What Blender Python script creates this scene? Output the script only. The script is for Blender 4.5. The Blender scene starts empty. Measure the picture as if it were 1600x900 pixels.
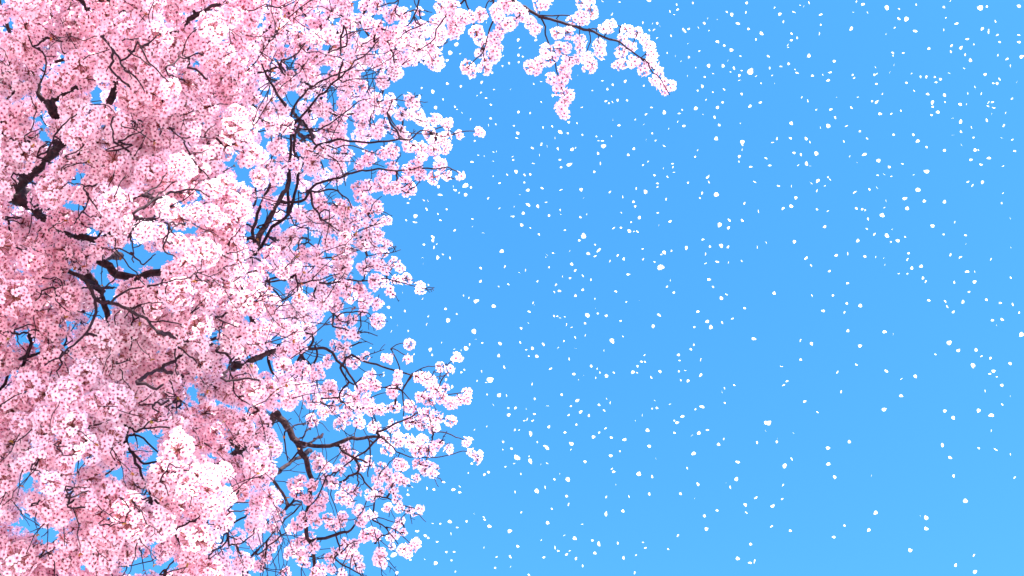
import bpy, math, random
import numpy as np
from mathutils import Vector, Matrix, Euler, noise as mnoise

random.seed(11)
rng = np.random.default_rng(11)
scene = bpy.context.scene
COL = scene.collection

# ---------------------------------------------------------------- camera, sky, sun, exposure
PITCH = math.radians(52.0)            # the camera looks up into the crown
HFOV = math.radians(40.0)
CAM = np.array([0.0, 0.0, 1.6])
FPX = 800.0 / math.tan(HFOV / 2)      # focal length in pixels of the 1600 px wide photograph
cam_data = bpy.data.cameras.new('camera')
cam_data.sensor_width = 36.0
cam_data.angle = HFOV
cam_data.clip_start = 0.05
cam_data.clip_end = 4000.0
cam_data.dof.use_dof = True
cam_data.dof.focus_distance = 6.9
cam_data.dof.aperture_fstop = 8.0
cam = bpy.data.objects.new('camera', cam_data)
cam.location = CAM
cam.rotation_euler = (math.pi / 2 + PITCH, 0, 0)
COL.objects.link(cam)
scene.camera = cam

SUN_DIR = Vector((0.32, -0.60, 0.72)).normalized()      # towards the sun
SUN_EL = math.asin(SUN_DIR.z)
SUN_AZ = math.atan2(SUN_DIR.x, SUN_DIR.y)                # clockwise from +Y
world = bpy.data.worlds.new('World')
scene.world = world
world.use_nodes = True
wn = world.node_tree.nodes
wl = world.node_tree.links
wn.clear()
sky = wn.new('ShaderNodeTexSky')
sky.sky_type = 'NISHITA'
sky.sun_disc = False
sky.sun_elevation = SUN_EL
sky.sun_rotation = SUN_AZ
sky.air_density = 1.0
sky.dust_density = 0.3
sky.ozone_density = 3.0
grade = wn.new('ShaderNodeHueSaturation')
grade.inputs['Hue'].default_value = 0.492
grade.inputs['Saturation'].default_value = 1.29
bg = wn.new('ShaderNodeBackground')
bg.inputs['Strength'].default_value = 0.086
wo = wn.new('ShaderNodeOutputWorld')
wl.new(sky.outputs[0], grade.inputs['Color'])
wl.new(grade.outputs[0], bg.inputs['Color'])
wl.new(bg.outputs[0], wo.inputs['Surface'])

sun_data = bpy.data.lights.new('sun', 'SUN')
sun_data.energy = 3.7
sun_data.angle = math.radians(0.53)
sun_data.color = (1.0, 0.95, 0.88)
sun = bpy.data.objects.new('sun', sun_data)
sun.rotation_euler = SUN_DIR.to_track_quat('Z', 'Y').to_euler()
sun.location = (10, -12, 13)
COL.objects.link(sun)

scene.view_settings.view_transform = 'Standard'
scene.view_settings.look = 'None'
scene.view_settings.gamma = 1.0
scene.view_settings.use_curve_mapping = False
scene.view_settings.exposure = 2.46
scene.render.engine = 'CYCLES'
scene.cycles.max_bounces = 12
scene.cycles.diffuse_bounces = 10
scene.cycles.transmission_bounces = 10

# ---------------------------------------------------------------- pixel <-> place
FWD = np.array([0.0, math.cos(PITCH), math.sin(PITCH)])
UPV = np.array([0.0, -math.sin(PITCH), math.cos(PITCH)])
RGT = np.array([1.0, 0.0, 0.0])


def at(px, py, depth):
    """point at a distance along the view axis, seen at a pixel of the 1600 x 900 photograph"""
    return CAM + depth * (FWD + RGT * (px - 800.0) / FPX + UPV * (450.0 - py) / FPX)


def pix(p):
    q = np.asarray(p) - CAM
    d = q @ FWD
    return 800.0 + FPX * (q @ RGT) / d, 450.0 - FPX * (q @ UPV) / d, d


def vnoise(x, y, z=0.0):
    return mnoise.noise(Vector((x, y, z)))


# ---------------------------------------------------------------- materials
def new_mat(name):
    m = bpy.data.materials.new(name)
    m.use_nodes = True
    m.node_tree.nodes.clear()
    return m, m.node_tree.nodes, m.node_tree.links


def ramp(nodes, stops):
    r = nodes.new('ShaderNodeValToRGB')
    els = r.color_ramp.elements
    els[0].position, els[0].color = stops[0][0], (*stops[0][1], 1)
    els[1].position, els[1].color = stops[-1][0], (*stops[-1][1], 1)
    for p, c in stops[1:-1]:
        e = els.new(p)
        e.color = (*c, 1)
    return r


def petal_material(name, stops, tint_a, tint_b, translucency):
    m, n, l = new_mat(name)
    att = n.new('ShaderNodeAttribute')
    att.attribute_name = 'tone'
    r = ramp(n, stops)
    l.new(att.outputs['Fac'], r.inputs['Fac'])
    geo = n.new('ShaderNodeNewGeometry')
    nz = n.new('ShaderNodeTexNoise')
    nz.inputs['Scale'].default_value = 2.6
    nz.inputs['Detail'].default_value = 2.0
    l.new(geo.outputs['Position'], nz.inputs['Vector'])
    tr = ramp(n, [(0.36, tint_a), (0.64, tint_b)])
    l.new(nz.outputs['Fac'], tr.inputs['Fac'])
    mul = n.new('ShaderNodeMixRGB')
    mul.blend_type = 'MULTIPLY'
    mul.inputs['Fac'].default_value = 1.0
    l.new(r.outputs['Color'], mul.inputs['Color1'])
    l.new(tr.outputs['Color'], mul.inputs['Color2'])
    dif = n.new('ShaderNodeBsdfPrincipled')
    dif.inputs['Roughness'].default_value = 0.65
    dif.inputs['Specular IOR Level'].default_value = 0.15
    trl = n.new('ShaderNodeBsdfTranslucent')
    mix = n.new('ShaderNodeMixShader')
    mix.inputs['Fac'].default_value = translucency
    out = n.new('ShaderNodeOutputMaterial')
    l.new(mul.outputs['Color'], dif.inputs['Base Color'])
    l.new(mul.outputs['Color'], trl.inputs['Color'])
    l.new(dif.outputs[0], mix.inputs[1])
    l.new(trl.outputs[0], mix.inputs[2])
    l.new(mix.outputs[0], out.inputs['Surface'])
    return m


M_PETAL = petal_material('blossom_petal',
                         [(0.0, (0.82, 0.28, 0.40)), (0.22, (0.95, 0.65, 0.74)), (0.55, (0.97, 0.785, 0.845)), (1.0, (0.97, 0.87, 0.915))],
                         (1.0, 0.81, 0.855), (1.0, 0.98, 0.99), 0.54)
M_FALL = petal_material('loose_petal',
                        [(0.0, (0.95, 0.80, 0.86)), (0.3, (0.96, 0.91, 0.93)), (1.0, (0.97, 0.94, 0.95))],
                        (1.0, 0.98, 0.98), (1.0, 1.0, 1.0), 0.4)


def simple_mat(name, c1, c2, scale, rough=0.7, bump=0.0, detail=4.0, stretch=None):
    m, n, l = new_mat(name)
    tc = n.new('ShaderNodeNewGeometry')
    nz = n.new('ShaderNodeTexNoise')
    nz.inputs['Scale'].default_value = scale
    nz.inputs['Detail'].default_value = detail
    l.new(tc.outputs['Position'], nz.inputs['Vector'])
    r = ramp(n, [(0.35, c1), (0.68, c2)])
    l.new(nz.outputs['Fac'], r.inputs['Fac'])
    p = n.new('ShaderNodeBsdfPrincipled')
    p.inputs['Roughness'].default_value = rough
    p.inputs['Specular IOR Level'].default_value = 0.15
    l.new(r.outputs['Color'], p.inputs['Base Color'])
    if bump:
        b = n.new('ShaderNodeBump')
        b.inputs['Strength'].default_value = bump
        b.inputs['Distance'].default_value = 0.01
        l.new(nz.outputs['Fac'], b.inputs['Height'])
        l.new(b.outputs[0], p.inputs['Normal'])
    out = n.new('ShaderNodeOutputMaterial')
    l.new(p.outputs[0], out.inputs['Surface'])
    return m


M_BARK = simple_mat('cherry_bark', (0.014, 0.006, 0.009), (0.050, 0.027, 0.030), 55.0, 0.75, 0.7)
M_TWIG = simple_mat('twig_bark', (0.011, 0.003, 0.007), (0.026, 0.009, 0.014), 60.0, 0.7, 0.0)
M_HEART = simple_mat('flower_heart', (0.13, 0.003, 0.030), (0.22, 0.012, 0.055), 120.0, 0.6)
M_STALK = simple_mat('stalk', (0.28, 0.06, 0.065), (0.26, 0.12, 0.06), 40.0, 0.6)
M_LEAF = simple_mat('young_leaf', (0.26, 0.055, 0.012), (0.20, 0.13, 0.02), 9.0, 0.5)
# unseen ground; pale petal-strewn paving invented to bounce light up into the blossom
M_GROUND = simple_mat('park_ground', (0.50, 0.43, 0.41), (0.70, 0.57, 0.59), 3.0, 0.9, 0.3, 8.0)


# ---------------------------------------------------------------- mesh helpers
def mesh_from(name, V, T, mats, midx=None, tone=None, smooth=True):
    V = np.asarray(V, np.float32)
    T = np.asarray(T, np.int32)
    me = bpy.data.meshes.new(name)
    me.vertices.add(len(V))
    me.vertices.foreach_set('co', V.ravel())
    k = T.shape[1]
    me.loops.add(T.size)
    me.loops.foreach_set('vertex_index', T.ravel())
    me.polygons.add(len(T))
    me.polygons.foreach_set('loop_start', np.arange(0, T.size, k, dtype=np.int32))
    for m in mats:
        me.materials.append(m)
    if midx is not None:
        me.polygons.foreach_set('material_index', np.asarray(midx, np.int32))
    if tone is not None:
        a = me.attributes.new('tone', 'FLOAT', 'POINT')
        a.data.foreach_set('value', np.asarray(tone, np.float32))
    me.polygons.foreach_set('use_smooth', np.full(len(T), smooth, bool))
    me.update(calc_edges=True)
    return me


def link(name, me, parent=None, kind=None):
    o = bpy.data.objects.new(name, me)
    COL.objects.link(o)
    if parent:
        o.parent = parent
    if kind:
        o['kind'] = kind
    return o


def smooth_path(P, W, step):
    """Catmull-Rom through the points, resampled; W are radii"""
    P = np.asarray(P, float)
    W = np.asarray(W, float)
    if len(P) == 2:
        n = max(2, int(np.linalg.norm(P[1] - P[0]) / step) + 1)
        t = np.linspace(0, 1, n)[:, None]
        return P[0] * (1 - t) + P[1] * t, W[0] * (1 - t[:, 0]) + W[1] * t[:, 0]
    Q = np.vstack([2 * P[0] - P[1], P, 2 * P[-1] - P[-2]])
    out, ow = [], []
    for i in range(1, len(Q) - 2):
        n = max(2, int(np.linalg.norm(Q[i + 1] - Q[i]) / step) + 1)
        for t in np.linspace(0, 1, n, endpoint=False):
            a = 2 * Q[i]
            b = (Q[i + 1] - Q[i - 1]) * t
            c = (2 * Q[i - 1] - 5 * Q[i] + 4 * Q[i + 1] - Q[i + 2]) * t * t
            d = (-Q[i - 1] + 3 * Q[i] - 3 * Q[i + 1] + Q[i + 2]) * t ** 3
            out.append(0.5 * (a + b + c + d))
            ow.append(W[i - 1] * (1 - t) + W[i] * t)
    out.append(P[-1])
    ow.append(W[-1])
    return np.array(out), np.array(ow)


def tube(P, R, sides, rough=0.0, seed=0.0):
    """quads of a tapered tube with closed ends drawn to a point"""
    P = np.asarray(P, float)
    n = len(P)
    T = np.gradient(P, axis=0)
    T /= np.linalg.norm(T, axis=1)[:, None] + 1e-9
    u = np.cross(T[0], [0.3, 0.2, 0.93])
    u /= np.linalg.norm(u) + 1e-9
    V = []
    ang = np.arange(sides) * 2 * math.pi / sides
    for i in range(n):
        u = u - T[i] * (u @ T[i])
        u /= np.linalg.norm(u) + 1e-9
        w = np.cross(T[i], u)
        r = np.full(sides, R[i])
        if rough:
            r = r * np.array([1 + rough * vnoise(math.cos(a) * 1.7 + seed, math.sin(a) * 1.7, i * 0.33 + seed) for a in ang])
        V.append(P[i] + (np.cos(ang)[:, None] * u + np.sin(ang)[:, None] * w) * r[:, None])
    V = np.vstack(V)
    i, j = np.meshgrid(np.arange(n - 1), np.arange(sides), indexing='ij')
    a = (i * sides + j).ravel()
    b = (i * sides + (j + 1) % sides).ravel()
    F = np.stack([a, b, b + sides, a + sides], 1)
    # caps as degenerate-free fans folded into quads
    c0, c1 = len(V), len(V) + 1
    V = np.vstack([V, P[0] - T[0] * R[0] * 0.5, P[-1] + T[-1] * R[-1] * 1.2])
    caps = []
    for s in range(0, sides - 1, 2):
        caps.append([c0, (s + 2) % sides, s + 1, s])
        e = (n - 1) * sides
        caps.append([c1, e + s, e + s + 1, e + (s + 2) % sides])
    return V, np.vstack([F, np.array(caps, int)])


# ---------------------------------------------------------------- ground
gv, gt = [], []
N = 24
for i in range(N + 1):
    for j in range(N + 1):
        x = (i / N * 2 - 1)
        y = (j / N * 2 - 1)
        X, Y = 600 * x * abs(x) ** 1.5, 600 * y * abs(y) ** 1.5
        gv.append((X, Y, 0.05 * vnoise(X * 0.3, Y * 0.3)))
for i in range(N):
    for j in range(N):
        a = i * (N + 1) + j
        gt.append((a, a + N + 1, a + N + 2, a + 1))
g = link('ground', mesh_from('ground', gv, gt, [M_GROUND]))
g['kind'] = 'structure'

# ---------------------------------------------------------------- the tree: traced limbs
BASE = np.array([-4.3, 4.7, 0.0])
tree = bpy.data.objects.new('cherry_tree', None)
COL.objects.link(tree)
tree.location = BASE
tree['label'] = 'cherry tree in full pale pink blossom with dark bare limbs against blue sky'
tree['category'] = 'tree'

SK_P, SK_R = [], []           # skeleton points that twigs may grow from


def front_depth(px, py):
    d = 6.05 + 0.5 * vnoise(px / 210.0, py / 210.0, 3.1) + 0.22 * vnoise(px / 80.0, py / 80.0, 8.8)
    t = min(1.0, max(0.0, (px - 260.0) / 330.0))
    return d + 1.35 * t


VISIBLE = []                  # (pixel polyline, half width in px, depth) kept clear of blossom in front


def grow(name, P, R, join=True, sides=8, rough=0.16, step=0.05, wobble=0.0):
    P = [np.asarray(p, float) for p in P]
    R = list(R)
    if join and SK_P:
        S = np.array(SK_P)
        dd = np.linalg.norm(S - P[0], axis=1) - 0.8 * (np.array(SK_R) > R[0] * 0.9) * 0.25
        k = int(np.argmin(dd))
        if np.linalg.norm(S[k] - P[0]) > 0.01:
            a, b = S[k], P[0]
            gap = np.linalg.norm(b - a)
            push = FWD * (0.6 if pix(b)[0] < 480 and gap > 0.12 else 0.1 * gap)      # connecting wood runs inside the crown
            mids = [a * (1 - t) + b * t + rng.normal(0, 0.03, 3) * gap + push for t in (0.3, 0.7)]
            P = [a] + mids + P
            R = [R[0] * 1.15, R[0] * 1.1, R[0] * 1.05] + R
    Q, W = smooth_path(P, R, step)
    if wobble:
        s = rng.random() * 50
        for i in range(1, len(Q) - 1):
            Q[i] += wobble * np.array([vnoise(i * 0.45, s), vnoise(i * 0.45, s + 9), vnoise(i * 0.45, s + 17)])
    V, F = tube(Q, W, sides, rough, rng.random() * 30)
    o = link(name, mesh_from(name, V - BASE, F, [M_BARK if W.max() > 0.011 else M_TWIG]), tree)
    for q, w in zip(Q, W):
        SK_P.append(q)
        SK_R.append(w)
    return o


# trunk, out of the picture to the lower left, and the limbs that climb into the crown
HUB = at(-330, 470, 7.3)
trunk_pts = [BASE + [0, 0, -0.1], BASE + [0.02, 0.0, 0.5], BASE + [0.1, 0.05, 1.5], BASE + [0.16, -0.02, 2.6]]
grow('trunk', trunk_pts, [0.34, 0.24, 0.21, 0.19], join=False, sides=16, rough=0.22, step=0.1)
FORK = trunk_pts[-1]
grow('limb', [FORK, FORK + [0.25, 0.1, 1.5], HUB - [0.1, 0, 1.2], HUB], [0.17, 0.13, 0.10, 0.075], join=False, sides=12, step=0.1)
grow('limb', [FORK, FORK + [0.5, -0.5, 1.1], at(-160, 1150, 6.3), at(0, 960, 6.5), at(180, 820, 7.0), at(330, 740, 7.4), at(405, 680, 7.5), at(432, 645, 7.4)],
     [0.13, 0.10, 0.07, 0.055, 0.042, 0.034, 0.026, 0.022], join=False, sides=10)


def traced(pts, w0, w1, depth, name=None, clear=True, join=True, vis=None):
    """pts are pixels, w are widths in pixels, depth a number, a pair or None for just in front of the blossom"""
    n = len(pts)
    if depth is None:
        ds = [front_depth(x, y) - 0.10 for x, y in pts]
        ds = list(np.convolve(np.pad(ds, 1, mode='edge'), [0.25, 0.5, 0.25], 'valid')) if n > 2 else ds
    elif isinstance(depth, tuple):
        ds = list(np.linspace(depth[0], depth[1], n))
    else:
        ds = [depth] * n
    P = [at(x, y, d) for (x, y), d in zip(pts, ds)]
    ws = np.linspace(w0, w1, n)
    R = [max(0.0016, 0.5 * w * d / FPX) for w, d in zip(ws, ds)]
    wmax = max(w0, w1)
    nm = name or ('limb' if wmax >= 9 else 'branch' if wmax >= 3 else 'twig')
    grow(nm, P, R, join=join, sides=10 if wmax >= 9 else 6, rough=0.2 if wmax >= 5 else 0.1,
         step=0.03, wobble=0.012 if wmax < 9 else 0.02)
    if clear:
        for a, b in (vis or [(0, n - 1)]):
            VISIBLE.append((np.array(pts[a:b + 1], float), 0.5 * float(np.mean(ws[a:b + 1])), float(np.mean(ds[a:b + 1]))))


# big limbs
traced([(-260, 440), (-120, 365), (0, 308), (30, 288), (52, 268), (75, 245), (93, 227), (101, 205), (88, 182), (79, 160)], 22, 13, (7.1, 6.4), vis=[(3, 6), (8, 9)])
traced([(78, 158), (95, 150), (112, 141), (140, 122), (175, 60), (200, -30), (230, -160)], 14, 7, (6.45, 6.5), vis=[(0, 2)])
traced([(79, 160), (62, 149), (58, 128), (40, 90), (10, 30), (-20, -80)], 9, 5, (6.45, 6.6), vis=[(0, 2)])
traced([(93, 227), (136, 196), (172, 160), (177, 140), (183, 122), (212, 100), (250, 70), (280, 45), (300, 26), (328, 13), (352, 0), (400, -60), (470, -150)], 13, 6, (6.5, 6.6), vis=[(2, 4), (7, 10)])
traced([(0, 308), (25, 314), (50, 330), (74, 342), (92, 362), (120, 370), (155, 371), (210, 352), (260, 330)], 15, 7, (6.75, 6.7), vis=[(1, 3), (4, 6)])
traced([(92, 362), (110, 385), (135, 392), (165, 412), (190, 432), (218, 432), (245, 425), (300, 418), (350, 420), (390, 400), (407, 368), (418, 347), (428, 325), (440, 307), (447, 287), (451, 271)], 15, 6, (6.9, 7.2), vis=[(3, 4), (5, 6), (10, 15)])
traced([(400, 385), (395, 362), (402, 333), (412, 310), (422, 290), (425, 268), (428, 250)], 6, 4, (7.2, 7.2))
traced([(380, 374), (378, 358), (386, 342), (397, 317), (399, 295)], 5, 3, (7.2, 7.1))
traced([(120, 400), (138, 430), (149, 450), (158, 466), (166, 484), (170, 500), (190, 560), (200, 640)], 14, 6, (6.75, 6.9), vis=[(1, 5)])
traced([(98, 372), (97, 392), (90, 408), (81, 418), (100, 422), (117, 426), (132, 436), (141, 451), (148, 465), (160, 470), (175, 473), (195, 481), (215, 490), (232, 502), (247, 519)], 8, 4, (6.55, 5.8), name='limb')
traced([(149, 468), (150, 490), (137, 515), (120, 535), (100, 552), (85, 563), (70, 571)], 5, 2.4, (6.0, 5.7))
traced([(173, 471), (190, 460), (205, 452), (222, 449)], 4, 2.5, 5.85)
traced([(50, 515), (48, 540), (42, 558), (34, 572), (15, 582), (0, 610), (-40, 660)], 6, 5, 6.2)
traced([(432, 645), (440, 655), (452, 672), (464, 690), (473, 705), (481, 725), (485, 742), (484, 775), (478, 815), (482, 840), (490, 870), (488, 930)], 12, 5, (7.4, 7.3), vis=[(0, 6), (8, 9)])
traced([(464, 691), (490, 696), (515, 697), (530, 691), (550, 686), (575, 684), (592, 683)], 8, 5, (7.35, 7.3))
traced([(530, 696), (540, 707), (553, 716), (572, 722)], 5, 3, (7.35, 7.2))
traced([(427, 745), (432, 758), (440, 772), (452, 790)], 6, 4, 7.2)
traced([(592, 683), (570, 705), (552, 717), (530, 735), (516, 748)], 4, 2, 7.2)
traced([(560, 735), (545, 746), (526, 754)], 4, 3.2, 7.2)
traced([(365, 575), (392, 563), (405, 558), (418, 552), (432, 545), (436, 540)], 10, 7, (6.9, 7.1))
traced([(418, 560), (422, 572), (427, 584)], 5, 4, 7.1)
traced([(452, 580), (463, 566), (475, 552), (485, 540), (490, 530), (486, 522), (478, 520)], 5, 3, 7.0)
traced([(486, 570), (494, 562), (496, 550), (492, 540)], 4, 3, 7.0)
traced([(510, 545), (520, 551), (527, 562), (540, 575), (550, 590), (558, 605)], 4.5, 3, 7.1)
traced([(213, 596), (228, 602), (243, 608), (254, 601)], 6, 4, 5.75)
traced([(347, 592), (360, 592), (380, 592), (405, 594)], 4, 3, 6.0)
traced([(199, 655), (201, 670), (199, 690), (205, 706), (213, 716), (222, 723), (238, 724), (252, 721)], 5, 3, 6.1)
traced([(201, 680), (213, 679), (225, 686), (238, 698), (252, 711)], 4, 2.5, 6.1)
traced([(216, 725), (219, 738), (225, 755), (236, 772), (250, 787), (260, 803), (268, 820), (276, 838), (284, 855)], 4.5, 3, 6.05)
traced([(270, 833), (255, 840), (234, 848)], 2.2, 1.5, 6.05)
traced([(196, 692), (192, 710), (185, 725), (172, 736), (164, 742)], 4, 2.5, 6.1)
traced([(196, 690), (175, 705), (155, 718), (147, 724)], 2.5, 2, 6.1)
traced([(323, 811), (335, 820), (353, 825), (368, 816), (383, 808)], 4, 3, 6.6)
traced([(353, 826), (355, 838), (358, 853)], 4, 3, 6.6)
traced([(356, 839), (346, 855), (330, 860)], 3, 2, 6.6)
traced([(358, 838), (370, 843)], 2.5, 2, 6.6)
traced([(372, 850), (385, 842), (396, 835)], 2.5, 2, 6.6)
traced([(212, 675), (225, 669), (240, 668), (256, 667), (265, 668)], 3.2, 2.5, 6.0)
traced([(128, 671), (145, 667), (160, 660), (174, 655)], 3, 2, 5.9)
traced([(225, 668), (240, 657), (262, 655)], 2.5, 1.8, 6.0)
traced([(238, 633), (249, 644)], 3.5, 2.5, 6.0)
# branches and twigs in the middle of the crown
traced([(455, 317), (477, 311), (485, 297), (495, 287), (512, 281), (537, 276), (550, 271), (565, 266), (590, 264), (620, 266), (650, 265), (676, 263), (698, 262), (708, 264), (719, 272)], 5, 1.6, (7.15, 7.3))
traced([(480, 300), (500, 299), (515, 296), (527, 297), (535, 305), (545, 312), (552, 325), (557, 340)], 3.4, 1.6, (7.1, 7.2))
traced([(485, 300), (489, 318), (495, 332), (500, 342)], 4, 3, 7.05)
traced([(400, 400), (425, 355), (452, 330), (467, 272), (475, 252), (486, 236), (497, 226), (520, 220), (540, 219), (575, 222), (600, 221), (625, 218), (640, 216), (652, 208), (663, 204), (690, 211), (712, 210), (728, 206), (743, 205)], 5, 1.5, (7.2, 7.3))
traced([(450, 330), (452, 262), (455, 225), (456, 198), (466, 187), (482, 170), (500, 147), (517, 135), (540, 112), (555, 97), (575, 82), (592, 62)], 5, 1.8, (7.2, 7.0))
traced([(456, 198), (460, 166), (477, 145), (490, 132), (510, 122), (538, 112), (560, 98)], 4.2, 2, (7.0, 7.1))
traced([(495, 204), (520, 190), (540, 175), (560, 160), (580, 153)], 2.6, 1.4, 7.0)
traced([(445, 164), (437, 152), (425, 132), (415, 118), (409, 100)], 5, 2.5, 6.9)
traced([(460, 240), (470, 186), (480, 197), (487, 215), (493, 226)], 4, 3, 7.0)
traced([(438, 100), (448, 94), (462, 86), (470, 76), (477, 67)], 3.2, 2, 6.75)
traced([(433, 95), (437, 110), (446, 117)], 3, 2, 6.8)
traced([(472, 202), (497, 202), (515, 205), (530, 207)], 2.4, 1.6, 6.95)
traced([(400, 77), (415, 86), (427, 95)], 2, 1.5, 6.7)
traced([(538, 40), (541, 55), (541, 72)], 3.2, 2.4, 6.9)
traced([(512, 83), (519, 76), (524, 70)], 2.6, 1.6, 6.8)
traced([(530, 257), (536, 275), (540, 290)], 2, 1.5, 7.0)
traced([(510, 227), (525, 231), (545, 229), (575, 236), (592, 242)], 2.2, 1.4, 7.1)
traced([(440, 330), (455, 337), (462, 350), (475, 356), (482, 355)], 2.4, 1.5, 7.05)
traced([(400, 355), (420, 347), (440, 343), (457, 340)], 2.6, 2, 7.1)
traced([(465, 300), (465, 330), (463, 348)], 2, 1.6, 7.0)
traced([(420, 370), (430, 378), (433, 385)], 3, 2, 7.0)
traced([(545, 372), (560, 362), (575, 355), (590, 347), (598, 340)], 2, 1.3, 7.1)
traced([(470, 372), (468, 385), (461, 393)], 2.4, 1.6, 6.9)
traced([(514, 328), (514, 352), (511, 370), (508, 383)], 2, 1.5, 6.9)
traced([(500, 342), (515, 342), (523, 337)], 2.5, 1.6, 6.95)
traced([(415, 440), (440, 437), (457, 433), (463, 425), (470, 418), (490, 416)], 3, 2, 7.0)
traced([(463, 430), (466, 450), (465, 460)], 3, 2.4, 7.0)
traced([(500, 437), (515, 431), (530, 428)], 2.4, 1.6, 7.0)
traced([(545, 438), (560, 440), (575, 438), (605, 436), (625, 441), (648, 447)], 3, 1.4, (7.2, 7.3))
traced([(568, 437), (573, 420), (574, 400), (590, 396)], 2.2, 1.4, 7.2)
traced([(493, 447), (490, 460), (497, 475), (502, 485)], 3, 2, 7.1)
traced([(425, 452), (435, 461), (442, 468), (460, 458)], 3, 1.8, 7.1)
traced([(527, 494), (540, 488), (558, 487), (572, 489), (580, 494)], 2.6, 1.6, 7.2)
traced([(560, 517), (575, 519), (590, 525)], 2, 1.3, 7.2)
traced([(525, 494), (535, 502), (545, 506)], 2.4, 1.4, 7.2)
traced([(520, 510), (535, 511), (545, 517)], 3, 2, 7.15)
traced([(550, 555), (565, 563), (580, 567), (605, 575), (625, 581), (645, 587)], 3.6, 2.4, (7.2, 7.25))
traced([(624, 580), (620, 560), (612, 550), (610, 545), (618, 538), (630, 536)], 2, 1.3, 7.25)
traced([(612, 543), (622, 546), (633, 555)], 1.8, 1.3, 7.25)
traced([(645, 584), (655, 577), (670, 573), (680, 572)], 1.8, 1.3, 7.3)
traced([(590, 676), (604, 669), (620, 661), (638, 654), (650, 645)], 4, 2.2, 7.2)
traced([(645, 585), (640, 595), (632, 602), (628, 612)], 2.2, 1.6, 7.2)
traced([(628, 612), (632, 630), (630, 650)], 2.4, 1.6, 7.2)
traced([(533, 575), (541, 590), (552, 600), (565, 590)], 4, 2, 7.15)
traced([(530, 615), (531, 625), (540, 632)], 3, 2, 7.1)
traced([(498, 625), (510, 632), (525, 636), (518, 645)], 2.4, 1.5, 7.05)
traced([(600, 605), (620, 603), (640, 625), (650, 640)], 2.2, 1.4, 7.2)
traced([(690, 614), (705, 616), (722, 613)], 1.8, 1.3, 7.3)
traced([(620, 706), (640, 713), (665, 715), (690, 716), (715, 708), (733, 706)], 2.2, 1.3, 7.3)
traced([(676, 675), (697, 677), (712, 681), (724, 687)], 2, 1.3, 7.3)
traced([(575, 684), (577, 705), (579, 725), (575, 745)], 2.6, 1.6, 7.15)
traced([(586, 776), (605, 778), (622, 786), (640, 792), (652, 796)], 2.8, 1.6, 7.2)
traced([(580, 811), (592, 817), (603, 825), (612, 838), (622, 850)], 2.6, 1.5, 7.2)
traced([(582, 811), (600, 810), (620, 817)], 2, 1.3, 7.2)
traced([(604, 824), (620, 828), (640, 848)], 1.8, 1.3, 7.2)
traced([(604, 824), (608, 842)], 1.6, 1.3, 7.2)
traced([(524, 834), (538, 832), (548, 828), (554, 820)], 5, 3, 7.15)
traced([(530, 862), (545, 852), (560, 845)], 2.4, 1.6, 7.1)
traced([(523, 873), (540, 885), (555, 893), (566, 902)], 2.6, 2, 7.1)
traced([(400, 865), (420, 852), (440, 838), (448, 832)], 2.6, 2, 7.0)
traced([(585, 850), (588, 845), (585, 828)], 2, 1.5, 7.1)
traced([(510, 745), (500, 770), (490, 785), (478, 800)], 2.6, 2, 7.1)
traced([(445, 795), (460, 784), (470, 785)], 3.5, 2.5, 7.1)
traced([(560, 755), (552, 770), (558, 775)], 2.2, 1.6, 7.1)
traced([(445, 675), (445, 700), (450, 720)], 2.6, 1.8, 7.2)
traced([(470, 702), (460, 715), (452, 722)], 3.4, 2.2, 7.15)
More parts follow.
